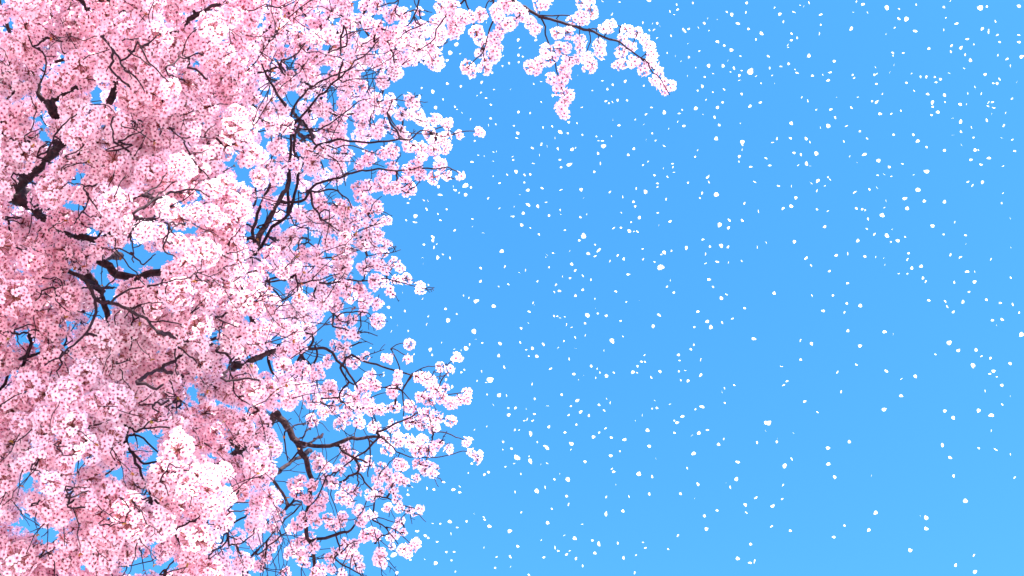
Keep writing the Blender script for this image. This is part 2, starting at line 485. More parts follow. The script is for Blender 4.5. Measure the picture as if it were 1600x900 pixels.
# twigs in the left of the crown, in front of the blossom
for pts, w0, w1 in [
    ([(163, 57), (175, 75), (187, 92), (194, 106)], 4, 3), ([(172, 104), (182, 117), (190, 126)], 4, 3), ([(203, 113), (215, 125), (226, 143)], 3, 2),
    ([(122, -5), (131, 8), (138, 17)], 6, 4), ([(216, 65), (224, 84), (235, 100), (250, 117), (263, 128)], 3, 2), ([(200, 78), (220, 90), (235, 103)], 2.4, 2),
    ([(221, 73), (240, 62), (252, 53)], 3, 2), ([(260, 113), (275, 95), (295, 90), (311, 83)], 3, 2), ([(295, 104), (310, 112), (322, 124)], 4, 3),
    ([(355, 40), (359, 52), (361, 66)], 2, 1.5), ([(72, 57), (90, 61), (96, 66), (98, 82)], 1.8, 1.4), ([(52, 73), (68, 83), (74, 98), (68, 115), (60, 132), (58, 148)], 3, 2.4),
    ([(60, 75), (70, 86), (87, 88)], 2, 1.5), ([(40, 220), (48, 208), (65, 200)], 2.4, 1.6), ([(80, 218), (98, 197), (108, 186)], 3, 2), ([(177, 185), (177, 205), (178, 222)], 3, 2.4),
    ([(133, 167), (155, 164), (170, 166), (180, 178)], 2, 1.4), ([(199, 178), (205, 193), (210, 203)], 2, 1.6), ([(190, 220), (208, 210), (224, 203)], 2.6, 1.6),
    ([(52, 182), (58, 175), (52, 160), (48, 150)], 2, 1.5), ([(265, 199), (278, 212), (290, 222)], 2.6, 1.8), ([(285, 78), (293, 62), (303, 48)], 2, 1.5),
    ([(313, 212), (325, 215), (338, 216)], 2, 1.3), ([(324, 203), (336, 195)], 2, 1.4), ([(207, 228), (180, 235), (165, 234), (195, 224)], 3, 2),
    ([(287, 222), (300, 245), (313, 262), (325, 275), (334, 283)], 3, 2), ([(222, 305), (240, 297), (252, 287), (261, 270)], 3, 2), ([(210, 340), (225, 324), (245, 310), (268, 300), (285, 298), (300, 297), (315, 298), (327, 308)], 5, 2),
    ([(225, 325), (248, 305), (268, 290), (285, 278)], 2.6, 1.6), ([(300, 298), (312, 285), (325, 279)], 2, 1.4), ([(230, 322), (242, 298)], 2, 1.5), ([(200, 370), (210, 357), (218, 348), (226, 340)], 3, 1.6),
    ([(131, 290), (136, 305), (133, 325), (125, 337), (116, 350)], 3, 2), ([(135, 303), (145, 317), (152, 327)], 3, 2), ([(128, 330), (142, 340)], 2.4, 1.6), ([(109, 285), (95, 295)], 2, 1.5),
    ([(57, 245), (65, 232), (75, 222)], 3, 2), ([(22, 272), (24, 285), (30, 292)], 3, 2.4), ([(100, 245), (115, 236), (132, 226)], 2.4, 1.8), ([(0, 342), (12, 340), (22, 339)], 3, 2.5),
    ([(30, 390), (42, 389), (52, 390)], 2, 1.5), ([(248, 340), (250, 325)], 2, 1.6), ([(255, 378), (270, 360), (278, 352)], 2.6, 2), ([(265, 350), (275, 368)], 3, 2), ([(252, 388), (263, 395), (275, 402)], 3, 1.8),
    ([(208, 378), (208, 395), (209, 410)], 2.6, 1.8), ([(228, 375), (215, 385), (207, 388)], 2.2, 1.5), ([(180, 390), (195, 405), (208, 420), (220, 437), (226, 445)], 2.4, 1.8), ([(222, 413), (235, 403), (243, 397)], 2.4, 1.6),
    ([(230, 448), (245, 444), (265, 440), (285, 437), (297, 433)], 3, 2.4), ([(297, 434), (303, 427), (318, 425)], 2.4, 1.5), ([(316, 438), (330, 447)], 2, 1.4), ([(350, 419), (360, 415), (370, 413)], 2, 1.4), ([(168, 445), (180, 435), (185, 420), (180, 395)], 2.6, 1.8),
    ([(78, 450), (65, 462), (55, 470)], 3, 1.8), ([(70, 458), (80, 465)], 2, 1.5), ([(88, 470), (98, 480), (108, 487)], 2, 1.4), ([(187, 485), (181, 515), (174, 540), (167, 565), (160, 583)], 1.8, 1.3),
    ([(206, 505), (206, 530), (203, 548)], 2.6, 1.8), ([(200, 482), (225, 475), (245, 472), (264, 471)], 2.2, 1.4), ([(256, 452), (262, 465), (263, 476)], 1.8, 1.3), ([(297, 490), (312, 482), (325, 477), (340, 472)], 2.6, 1.8),
    ([(300, 490), (310, 478), (322, 465)], 2.2, 1.5), ([(232, 502), (255, 502), (268, 503), (286, 508)], 2.6, 2), ([(337, 495), (350, 503), (362, 507), (375, 511)], 3, 1.6), ([(349, 503), (346, 511)], 2.6, 2), ([(342, 512), (342, 530)], 2.2, 1.6),
    ([(270, 537), (285, 548), (300, 560), (318, 576)], 3.4, 2), ([(274, 545), (275, 565), (275, 580), (278, 594)], 2.6, 1.6), ([(270, 536), (285, 534), (297, 533)], 2, 1.4), ([(337, 546), (345, 552), (360, 553)], 5, 3),
    ([(180, 567), (192, 567), (203, 565), (202, 560)], 2.4, 1.6), ([(138, 568), (146, 558), (150, 555)], 2.4, 1.6), ([(98, 552), (97, 568), (88, 580)], 3.4, 2), ([(30, 560), (45, 556)], 2.4, 2), ([(0, 635), (18, 623), (35, 614)], 2.4, 1.6),
    ([(22, 520), (35, 510), (52, 508)], 3, 2), ([(28, 535), (42, 550)], 2, 1.5), ([(217, 630), (232, 620), (242, 612)], 2.2, 1.4), ([(275, 625), (262, 634), (245, 637)], 3, 2), ([(276, 622), (276, 642)], 2.4, 1.8), ([(358, 596), (372, 586), (388, 583)], 2, 1.3),
    ([(366, 614), (380, 625), (390, 632)], 2.4, 1.6), ([(85, 694), (105, 696), (120, 694)], 2, 1.6), ([(100, 712), (120, 710)], 2, 1.6), ([(50, 728), (60, 735)], 3, 2.4), ([(102, 776), (120, 772), (138, 767)], 3.4, 2.4), ([(102, 760), (115, 762), (136, 762)], 2.4, 1.8),
    ([(103, 792), (120, 792), (133, 793), (150, 791)], 3.4, 2.4), ([(60, 867), (75, 863), (84, 857)], 3.4, 2.6), ([(52, 787), (60, 788)], 3, 2), ([(205, 798), (200, 808), (195, 818)], 2.6, 2), ([(172, 820), (180, 815), (188, 809)], 2.2, 1.6), ([(152, 818), (163, 811)], 2.4, 1.6),
    ([(250, 750), (258, 757), (263, 775)], 2.4, 1.6), ([(265, 725), (275, 730), (282, 731)], 2.4, 1.6), ([(302, 814), (312, 807)], 3, 2), ([(325, 872), (337, 866)], 2.6, 2), ([(361, 782), (375, 785), (388, 785)], 3, 1.8), ([(355, 798), (372, 799), (386, 798)], 2.6, 1.8),
    ([(368, 701), (375, 707), (380, 715)], 3, 2), ([(360, 688), (364, 695)], 7, 5), ([(250, 897), (270, 892), (293, 886)], 2.6, 1.6), ([(176, 700), (180, 720)], 2, 1.6), ([(185, 775), (195, 780)], 2, 1.5),
]:
    traced(pts, w0, w1, None)
# the bough over the top edge and the hanging spray in the open sky
traced([(-150, 200), (-60, 60), (80, -120), (300, -190), (520, -170), (680, -90), (740, -45), (770, -20)], 24, 6, (7.2, 6.95))
traced([(770, -20), (800, 0), (820, 11), (842, 25), (867, 32), (892, 40), (920, 47), (935, 54), (960, 64), (975, 70), (992, 84), (1012, 99), (1021, 112), (1035, 128), (1046, 148)], 6, 1.5, (6.95, 6.9))
for pts, w0, w1 in [
    ([(845, 27), (850, 42), (856, 62), (861, 78), (867, 98), (872, 118), (878, 137), (884, 165)], 3, 1.4), ([(845, 24), (862, 24), (880, 25), (896, 27), (912, 31)], 2.4, 1.4),
    ([(922, 48), (930, 44), (945, 41), (970, 40), (995, 55)], 2, 1.3), ([(922, 50), (921, 65), (917, 88), (920, 105)], 1.8, 1.3), ([(861, 80), (850, 87), (838, 93), (828, 104)], 1.6, 1.2), ([(868, 82), (880, 86), (890, 90), (900, 92)], 1.6, 1.2),
    ([(871, 33), (873, 43), (887, 50)], 1.6, 1.2), ([(905, 43), (906, 55), (906, 66)], 1.6, 1.2), ([(968, 66), (967, 82), (965, 100)], 1.6, 1.2), ([(1000, 90), (1015, 80), (1012, 68)], 1.6, 1.2), ([(905, 42), (915, 25), (920, 5)], 1.8, 1.2), ([(935, 54), (935, 70), (938, 85)], 1.6, 1.2),
    ([(842, 25), (845, 12), (852, 2)], 1.6, 1.2), ([(820, 11), (832, 30), (836, 48)], 1.8, 1.2),
    ([(772, -20), (772, 5), (772, 22), (768, 38), (763, 55), (758, 70), (752, 85), (738, 98)], 3.4, 1.5), ([(772, 24), (782, 29), (790, 33)], 2, 1.4), ([(755, 75), (757, 92), (757, 102)], 1.8, 1.3), ([(764, 0), (762, 8), (758, 18), (764, 25)], 2, 1.4),
    ([(720, -60), (725, -10), (730, 12), (738, 28), (742, 40), (745, 58)], 3, 1.8), ([(745, -35), (725, 0), (712, 10), (700, 20), (692, 32), (685, 41)], 3.4, 2.2), ([(685, 41), (677, 60), (665, 71), (652, 78)], 2.4, 1.6), ([(660, -50), (656, 0), (648, 20), (642, 32), (634, 41)], 3, 1.8), ([(647, 25), (653, 34), (657, 41)], 2.2, 1.6),
    ([(657, 41), (640, 47), (630, 55), (621, 61)], 2.4, 1.6), ([(640, -40), (622, 0), (608, 5), (592, 11)], 2.4, 1.6), ([(622, 0), (618, 13)], 2.4, 1.6), ([(668, 34), (677, 35), (684, 39)], 1.6, 1.2), ([(550, 51), (565, 48), (585, 43)], 2, 1.4),
    ([(606, 176), (612, 190), (624, 203)], 3, 1.6), ([(680, 211), (700, 212), (712, 211)], 1.6, 1.2), ([(612, 157), (635, 157), (645, 160)], 1.6, 1.2),
]:
    traced(pts, w0, w1, (7.0, 7.0), clear=False)

# ---------------------------------------------------------------- blossom clusters: where
FRINGE = {
    (800, 0): [(285, 205, 45), (350, 205, 40), (425, 250, 45), (430, 300, 35), (545, 280, 45), (550, 330, 40), (470, 360, 45), (490, 410, 50), (440, 110, 55), (500, 80, 45), (380, 130, 30), (480, 15, 40), (430, 20, 30),
               (610, 165, 45), (570, 180, 25), (720, 190, 42), (780, 205, 42), (825, 245, 35), (862, 300, 40), (875, 345, 36), (885, 395, 36), (690, 240, 36), (745, 290, 36), (680, 330, 42), (660, 400, 35), (700, 395, 30), (760, 390, 42),
               (820, 430, 48), (850, 400, 36), (920, 455, 34), (895, 500, 34), (940, 530, 42), (992, 535, 36), (955, 565, 26), (300, 300, 42), (210, 310, 42), (340, 300, 36), (240, 370, 42), (170, 400, 48), (110, 420, 40), (150, 440, 32), (350, 390, 45), (330, 440, 45),
               (400, 370, 32), (250, 490, 38), (320, 490, 42), (295, 560, 42), (350, 600, 48), (305, 675, 42), (325, 715, 28), (325, 640, 36), (60, 90, 45), (110, 140, 45), (150, 190, 40), (25, 50, 45), (170, 30, 40), (200, 20, 40), (220, 0, 30), (5, 135, 28)],
    (400, 0): [(1380, 200, 50), (1400, 245, 40), (1250, 170, 60), (1290, 110, 60), (1220, 100, 60), (1230, 210, 40), (1160, 40, 60), (1230, 30, 50), (1340, 110, 40), (1400, 90, 48), (1550, 40, 60), (1500, 60, 45), (1590, 10, 40), (1580, 150, 42), (1540, 170, 42), (1520, 110, 40),
               (1500, 230, 50), (1440, 270, 46), (1500, 300, 46), (1490, 340, 42), (1400, 330, 36), (1320, 420, 48), (1350, 450, 32), (1430, 425, 42), (1450, 380, 42), (840, 625, 42), (980, 640, 46), (960, 620, 36), (910, 715, 42), (1010, 720, 48), (960, 720, 35),
               (1040, 760, 38), (1120, 745, 42), (1195, 770, 42), (1085, 835, 48), (1180, 860, 48), (1120, 880, 40), (1270, 840, 30), (1402, 825, 36), (760, 830, 50), (830, 680, 55), (790, 790, 50), (900, 830, 55), (930, 860, 40), (850, 90, 60), (920, 90, 45), (760, 40, 60), (690, 40, 60),
               (1020, 70, 25), (700, 150, 50), (760, 170, 50), (640, 130, 50), (860, 200, 50), (820, 260, 50), (740, 260, 50)],
    (400, 225): [(1180, 20, 46), (1110, 40, 45), (1030, 30, 50), (960, 10, 50), (850, 40, 55), (800, 60, 42), (700, 90, 50), (650, 130, 42), (1040, 80, 36), (1150, 130, 48), (1110, 210, 40), (1190, 200, 32), (1280, 198, 26), (1000, 130, 40), (1020, 190, 46), (950, 160, 44),
                 (930, 240, 48), (970, 280, 42), (880, 270, 46), (850, 150, 42), (800, 210, 50), (770, 250, 50), (700, 270, 52), (640, 270, 46), (830, 280, 42), (945, 305, 28), (650, 320, 46), (690, 360, 46), (750, 380, 42), (770, 400, 36), (560, 400, 50), (550, 450, 42), (700, 440, 44),
                 (640, 430, 40), (620, 500, 50), (560, 520, 46), (690, 510, 46), (812, 480, 38), (760, 500, 42), (700, 570, 48), (630, 590, 46), (760, 570, 40), (560, 590, 55), (815, 625, 36), (740, 640, 40), (790, 680, 38), (680, 640, 40), (650, 620, 36), (740, 740, 48), (770, 755, 40),
                 (670, 780, 40), (700, 760, 36), (860, 740, 36), (900, 775, 36), (820, 790, 36), (940, 840, 40), (880, 850, 34), (740, 850, 46), (790, 860, 40), (740, 885, 32), (1025, 890, 32), (650, 890, 32), (560, 890, 46), (560, 850, 42), (540, 650, 50), (520, 720, 55), (560, 770, 45)],
    (400, 450): [(650, 20, 52), (590, 60, 46), (680, 100, 40), (670, 140, 36), (700, 60, 36), (842, 22, 30), (1025, 12, 32), (755, 100, 38), (760, 205, 54), (500, 110, 54), (600, 200, 42), (620, 290, 40), (560, 30, 36), (520, 200, 48), (540, 280, 50), (500, 360, 44), (560, 370, 36), (680, 428, 32),
                 (610, 465, 46), (550, 430, 42), (440, 470, 36), (450, 450, 32), (820, 435, 38), (958, 355, 36), (948, 445, 28), (888, 545, 34), (720, 540, 28), (1155, 492, 34), (1210, 510, 30), (1250, 440, 30), (1065, 570, 50), (1090, 600, 40), (1020, 560, 36), (855, 650, 44), (880, 605, 34), (740, 610, 42), (700, 580, 44),
                 (660, 620, 44), (620, 690, 44), (700, 700, 44), (560, 660, 36), (720, 760, 44), (790, 760, 40), (870, 750, 36), (960, 740, 40), (1010, 780, 40), (1080, 700, 44), (1130, 640, 40), (1160, 690, 38), (1215, 720, 46), (1270, 695, 34), (1310, 695, 36), (1320, 655, 28), (1080, 800, 46), (1130, 810, 42), (1215, 828, 36),
                 (1110, 870, 44), (960, 840, 44), (1030, 850, 40), (860, 870, 44), (740, 870, 44), (640, 840, 46), (560, 800, 50), (520, 850, 42), (650, 760, 40), (350, 820, 44), (420, 780, 44), (480, 760, 42), (580, 740, 40), (500, 690, 40), (1180, 630, 26), (1030, 680, 38)],
    (400, 675): [(1320, 65, 34), (1348, 130, 26), (1390, 150, 32), (1385, 178, 16), (1205, 108, 28), (1145, 70, 22), (1080, 110, 48), (1120, 90, 36), (1010, 110, 48), (960, 60, 50), (890, 50, 50), (1040, 50, 44), (820, 110, 40), (790, 40, 44), (890, 200, 44), (925, 210, 32), (1060, 230, 48), (1110, 230, 36), (1020, 200, 40),
                 (1110, 260, 30), (1000, 290, 24), (790, 240, 48), (830, 280, 48), (890, 290, 40), (930, 305, 32), (760, 300, 44), (850, 350, 42), (760, 370, 40), (720, 400, 42), (880, 420, 26), (820, 470, 32), (893, 475, 34), (960, 490, 18), (1025, 480, 26), (985, 505, 22), (900, 560, 26), (880, 585, 18), (735, 520, 22), (920, 628, 18),
                 (868, 640, 34), (840, 660, 22), (980, 710, 42), (940, 750, 42), (920, 735, 34), (1005, 695, 32), (850, 715, 16), (780, 760, 42), (765, 800, 42), (790, 820, 26), (690, 640, 40), (750, 650, 40), (670, 660, 32), (730, 620, 32), (620, 700, 32), (560, 700, 36), (600, 770, 40), (550, 760, 40), (640, 790, 26), (655, 850, 32),
                 (620, 820, 26), (460, 790, 36), (500, 750, 32), (470, 860, 32), (530, 890, 28), (400, 860, 40), (370, 880, 36), (180, 880, 34), (290, 770, 50), (300, 810, 38), (250, 740, 44), (200, 760, 36), (660, 560, 42), (700, 520, 36), (640, 490, 42), (580, 440, 40), (540, 410, 46), (530, 560, 42), (540, 530, 36), (480, 580, 46),
                 (450, 540, 40), (620, 370, 38), (560, 350, 36), (480, 320, 40), (440, 300, 40), (400, 210, 50), (440, 220, 36), (380, 170, 46), (520, 230, 38), (560, 180, 34), (600, 150, 38), (560, 110, 40), (660, 220, 38), (700, 190, 38), (260, 380, 48), (230, 330, 44), (280, 300, 38), (350, 330, 42), (320, 420, 42), (400, 460, 44),
                 (420, 410, 42), (360, 500, 48), (300, 540, 50), (260, 580, 48), (220, 610, 34), (370, 560, 40), (130, 560, 44), (150, 510, 38), (110, 600, 40), (330, 660, 42), (280, 690, 42), (360, 720, 38), (240, 700, 34), (120, 680, 44), (90, 720, 44), (60, 780, 44), (20, 840, 44), (130, 420, 48), (40, 500, 54), (40, 590, 48)],
}
DENSE = [(-330, -260), (420, -260), (640, -230), (720, -120), (690, -40), (560, -20), (545, 0), (548, 50), (575, 58), (640, 42), (690, 30), (692, 55), (680, 80), (684, 108), (672, 110), (655, 92), (630, 105), (596, 130), (588, 150), (592, 190), (585, 210), (560, 225), (535, 255), (530, 300), (540, 340),
         (545, 380), (543, 430), (530, 450), (512, 470), (497, 500), (485, 525), (460, 550), (440, 570), (515, 588), (520, 615), (495, 630), (455, 640), (430, 650), (428, 690), (420, 760), (425, 800), (395, 850), (385, 900), (380, 1130), (-330, 1130)]
HOLES = [(152, 143, 10, 9), (146, 157, 6, 8), (60, 130, 6, 9), (98, 97, 10, 7), (68, 118, 5, 5), (66, 185, 8, 6), (308, 97, 8, 12), (280, 112, 6, 6), (301, 150, 8, 7), (267, 208, 5, 6), (70, 212, 6, 8), (185, 18, 4, 6), (15, 30, 6, 4), (5, 48, 5, 4),
         (120, 270, 8, 6), (112, 286, 10, 8), (105, 318, 10, 12), (110, 328, 8, 8), (130, 322, 8, 5), (82, 233, 3, 6), (355, 252, 6, 8), (370, 265, 8, 8), (382, 285, 10, 8), (390, 265, 7, 5), (180, 400, 14, 10), (200, 407, 12, 10), (222, 395, 10, 18), (225, 412, 16, 8), (262, 400, 14, 12), (245, 415, 8, 6), (160, 440, 10, 10), (230, 442, 10, 5),
         (290, 357, 6, 6), (298, 350, 6, 5), (265, 362, 10, 7), (310, 370, 5, 8), (280, 322, 8, 6), (230, 345, 8, 4), (146, 360, 8, 5), (210, 371, 5, 5), (40, 420, 8, 6), (110, 430, 6, 4), (307, 305, 4, 4),
         (115, 512, 8, 9), (100, 538, 6, 8), (32, 532, 8, 9), (60, 550, 8, 10), (15, 585, 14, 6), (337, 525, 7, 14), (300, 612, 8, 8), (310, 630, 8, 6), (345, 632, 10, 6), (280, 640, 6, 8), (175, 458, 10, 8), (160, 482, 8, 10), (142, 498, 5, 7), (108, 562, 6, 4), (85, 580, 10, 3), (370, 562, 6, 4), (240, 672, 14, 5), (355, 667, 8, 5),
         (225, 668, 5, 4), (142, 665, 5, 3), (398, 572, 4, 4), (230, 687, 20, 7), (218, 695, 8, 7), (243, 712, 10, 10), (188, 743, 12, 12), (190, 755, 6, 8), (138, 725, 7, 5), (115, 740, 9, 6), (48, 740, 7, 5), (228, 740, 6, 12), (230, 765, 6, 6), (30, 761, 13, 5), (50, 763, 10, 4), (105, 772, 8, 4), (72, 775, 6, 6), (125, 780, 5, 4),
         (35, 805, 9, 18), (50, 820, 20, 10), (70, 835, 18, 12), (15, 830, 8, 8), (75, 848, 6, 5), (130, 885, 10, 14), (122, 897, 10, 6), (176, 813, 6, 5), (115, 818, 4, 5), (355, 760, 10, 5), (380, 790, 14, 10), (355, 795, 10, 5), (390, 775, 7, 6), (325, 820, 12, 8), (378, 820, 12, 10), (350, 837, 8, 6), (340, 857, 8, 6), (380, 857, 12, 10),
         (365, 872, 8, 4), (240, 885, 16, 8), (270, 885, 16, 9), (205, 892, 12, 6), (250, 897, 12, 3), (370, 890, 5, 8), (265, 835, 8, 5), (237, 858, 6, 4), (92, 685, 5, 4), (455, 150, 12, 12), (412, 145, 10, 6), (470, 215, 12, 8), (525, 153, 10, 6), (425, 130, 5, 6), (455, 105, 8, 5), (415, 222, 8, 5), (503, 70, 4, 6), (505, 108, 5, 5),
         (565, 115, 4, 3), (578, 122, 8, 4), (550, 195, 5, 4), (590, 185, 8, 4), (555, 45, 10, 6), (575, 52, 12, 5), (525, 300, 12, 10), (475, 250, 5, 8), (457, 298, 10, 8), (415, 330, 8, 8), (448, 352, 10, 8), (475, 375, 10, 8), (485, 382, 8, 4), (440, 440, 14, 6), (555, 340, 6, 10), (545, 345, 8, 4), (560, 395, 8, 10),
         (430, 455, 8, 8), (430, 530, 10, 6), (415, 565, 14, 5), (485, 555, 8, 10), (500, 560, 6, 6), (470, 640, 14, 10), (475, 655, 10, 8), (540, 600, 8, 8)]
HOLES = np.array(HOLES, float)
POLY = np.array(DENSE, float)


def inside(x, y):
    xs, ys = POLY[:, 0], POLY[:, 1]
    xn, yn = np.roll(xs, -1), np.roll(ys, -1)
    c = ((ys > y) != (yn > y)) & (x < (xn - xs) * (y - ys) / (yn - ys + 1e-12) + xs)
    return bool(c.sum() % 2)


def in_hole(x, y, r):
    dx = (x - HOLES[:, 0]) / (HOLES[:, 2] + r)
    dy = (y - HOLES[:, 1]) / (HOLES[:, 3] + r)
    return bool((dx * dx + dy * dy < 1).any())


SEG = []
for pts, hw, d in VISIBLE:
    for a, b in zip(pts[:-1], pts[1:]):
        SEG.append((*a, *b, hw, d))
SEG = np.array(SEG)


def hides_limb(x, y, d, r):
    """a cluster nearer than a limb the photograph shows in the open"""
    ax, ay, bx, by, hw, dd = SEG.T
    vx, vy = bx - ax, by - ay
    t = np.clip(((x - ax) * vx + (y - ay) * vy) / (vx * vx + vy * vy + 1e-9), 0, 1)
    dist = np.hypot(ax + t * vx - x, ay + t * vy - y)
    keep = np.where(hw >= 3, 0.55, 0.42) * r
    return bool(((d < dd + 0.03) & (dist < keep + hw)).any())


CL = []                      # (position, radius in m, layer, r_px, px, py)
for (X0, Y0), lst in FRINGE.items():
    for u, v, r in lst:
        x, y = X0 + u / 4, Y0 + v / 4
        if X0 == 800 or (Y0 == 0 and v < 460 and u > 1100):
            d = 6.95 + 0.18 * vnoise(x / 60, y / 60, 2) + rng.normal(0, 0.04)
        else:
            d = 7.3 + 0.35 * vnoise(x / 120, y / 120, 5) + rng.normal(0, 0.07)
        rp = r / 4 * 1.10
        CL.append((at(x, y, d), rp * d / FPX, 0, rp, x, y))


def scatter(layer, spacing, n_try, extra, rlo, rhi, keep):
    pts = []
    cell = {}
    for _ in range(n_try):
        x, y = rng.uniform(-330, 720), rng.uniform(-260, 1130)
        off = not (-30 < x < 1630 and -30 < y < 930)
        sp = spacing * (1.35 if off else 1.0)
        if off and layer > 1:
            continue
        if not inside(x, y):
            continue
        k = (int(x // 40), int(y // 40))
        if any((x - q[0]) ** 2 + (y - q[1]) ** 2 < sp * sp for i in (-1, 0, 1) for j in (-1, 0, 1) for q in cell.get((k[0] + i, k[1] + j), ())):
            continue
        if keep(x, y) < rng.random():
            continue
        d = front_depth(x, y) + extra + rng.uniform(-0.10, 0.16)
        R = rng.uniform(rlo, rhi) * (1.0 if x < 380 else 0.86)
        rp = R * FPX / d
        if in_hole(x, y, rp * 0.45):
            continue
        if hides_limb(x, y, d, rp):
            continue
        cell.setdefault(k, []).append((x, y))
        CL.append((at(x, y, d), R, layer, rp, x, y))


def keep_front(x, y):
    n = vnoise(x / 75.0, y / 75.0, 21.0) + 0.35 * vnoise(x / 30.0, y / 30.0, 4.0)
    twiggy = 1.0 if (390 < x < 600 and 70 < y < 460) else 0.0
    return 1.0 / (1.0 + math.exp(-(n + 0.50 - 0.40 * twiggy) * 11.0))


BOUGH = lambda x, y: 0.0 if x > 400 else 1.0 / (1.0 + math.exp(-(vnoise(x / 90.0, y / 90.0, 21.0) + 0.15) * 10.0))
scatter(0, 40.0, 6000, -0.06, 0.078, 0.098, BOUGH)
scatter(0, 19.0, 30000, 0.0, 0.050, 0.070, keep_front)
scatter(1, 20.0, 20000, 0.45, 0.046, 0.064, lambda x, y: 0.97)
scatter(2, 21.0, 14000, 0.95, 0.046, 0.064, lambda x, y: 0.95)

# ---------------------------------------------------------------- twigs that carry the clusters
C = np.array([c[0] for c in CL])
nC = len(C)
S = np.array(SK_P)
best = np.full(nC, 1e9)
par = np.full(nC, -1, int)            # >=0 cluster, <0 : -(skeleton index)-1
for i in range(0, nC, 200):
    D = np.linalg.norm(C[i:i + 200, None, :] - S[None], axis=2)
    best[i:i + 200] = D.min(1) * 1.1
    par[i:i + 200] = -D.argmin(1) - 1
done = np.zeros(nC, bool)
order = []
for _ in range(nC):
    k = int(np.argmin(np.where(done, 1e9, best)))
    done[k] = True
    order.append(k)
    dk = np.linalg.norm(C - C[k], axis=1)
    upd = (dk < best) & ~done
    best[upd] = dk[upd]
    par[upd] = k
count = np.ones(nC)
for k in reversed(order):
    if par[k] >= 0:
        count[par[k]] += count[k]
TV, TF, tb = [], [], 0


def add_twig(P, R, sides=4):
    global tb
    V, F = tube(P, R, sides)
    TV.append(V)
    TF.append(F + tb)
    tb += len(V)


def wiggle(a, b, amt, n):
    L = np.linalg.norm(b - a)
    t = np.linspace(0, 1, n)[:, None]
    P = a * (1 - t) + b * t
    bend = rng.normal(0, amt, 3) * L
    P = P + bend * (4 * t * (1 - t))
    if n > 3:
        P[1:-1] += rng.normal(0, 0.025, (n - 2, 3)) * L
    return P


for k in order:
    a = C[par[k]] if par[k] >= 0 else S[-par[k] - 1]
    r1 = min(0.0090, 0.0021 * count[k] ** 0.36)
    r0 = r1 * 1.12
    n = 6 if CL[k][2] < 1 else 4
    add_twig(wiggle(a, C[k], 0.07, n), np.linspace(r0, r1, n))
# short bare shoots standing out of the front of the crown
front = [i for i in range(nC) if CL[i][2] <= 1 and -60 < CL[i][4] < 700 and -60 < CL[i][5] < 960]
LEAF_AT = []
for _ in range(1250):
    i = front[int(rng.integers(len(front)))]
    x, y = CL[i][4], CL[i][5]
    if x < 380 and rng.random() < 0.4:
        continue
    a = C[i]
    ang = math.atan2(380.0 - y, x + 60.0) + rng.normal(0, 0.85)                # shoots lean outwards from the trunk's side
    L = rng.uniform(0.08, 0.24) if x < 380 or x > 600 else rng.uniform(0.12, 0.36)
    dirv = RGT * math.cos(ang) + UPV * math.sin(ang) - FWD * rng.uniform(0.15, 0.7)
    dirv /= np.linalg.norm(dirv)
    a0 = a - FWD * CL[i][1] * 0.6
    b = a0 + dirv * L
    bx, by, _d = pix(b)
    if bx > 560 and not (in_hole(bx, by, 0) or inside(bx, by)):
        L *= 0.4
        b = a0 + dirv * L
    P = wiggle(a, b, 0.06, 6)
    add_twig(P, np.linspace(0.0030, 0.0017, 6))
    for _s in range(int(rng.integers(0, 3))):
        j = int(rng.integers(2, 5))
        side = rng.normal(0, 1, 3)
        side -= dirv * (side @ dirv)
        side /= np.linalg.norm(side)
        e = P[j] + (dirv * 0.6 + side * 0.8) * L * rng.uniform(0.15, 0.4)
        add_twig(wiggle(P[j], e, 0.06, 4), np.linspace(0.0020, 0.0014, 4))
    if rng.random() < 0.36 and not (bx > 560):
        LEAF_AT.append((b, dirv))
tw = link('fine_twigs', mesh_from('fine_twigs', np.vstack(TV) - BASE, np.vstack(TF), [M_TWIG]), tree, 'stuff')

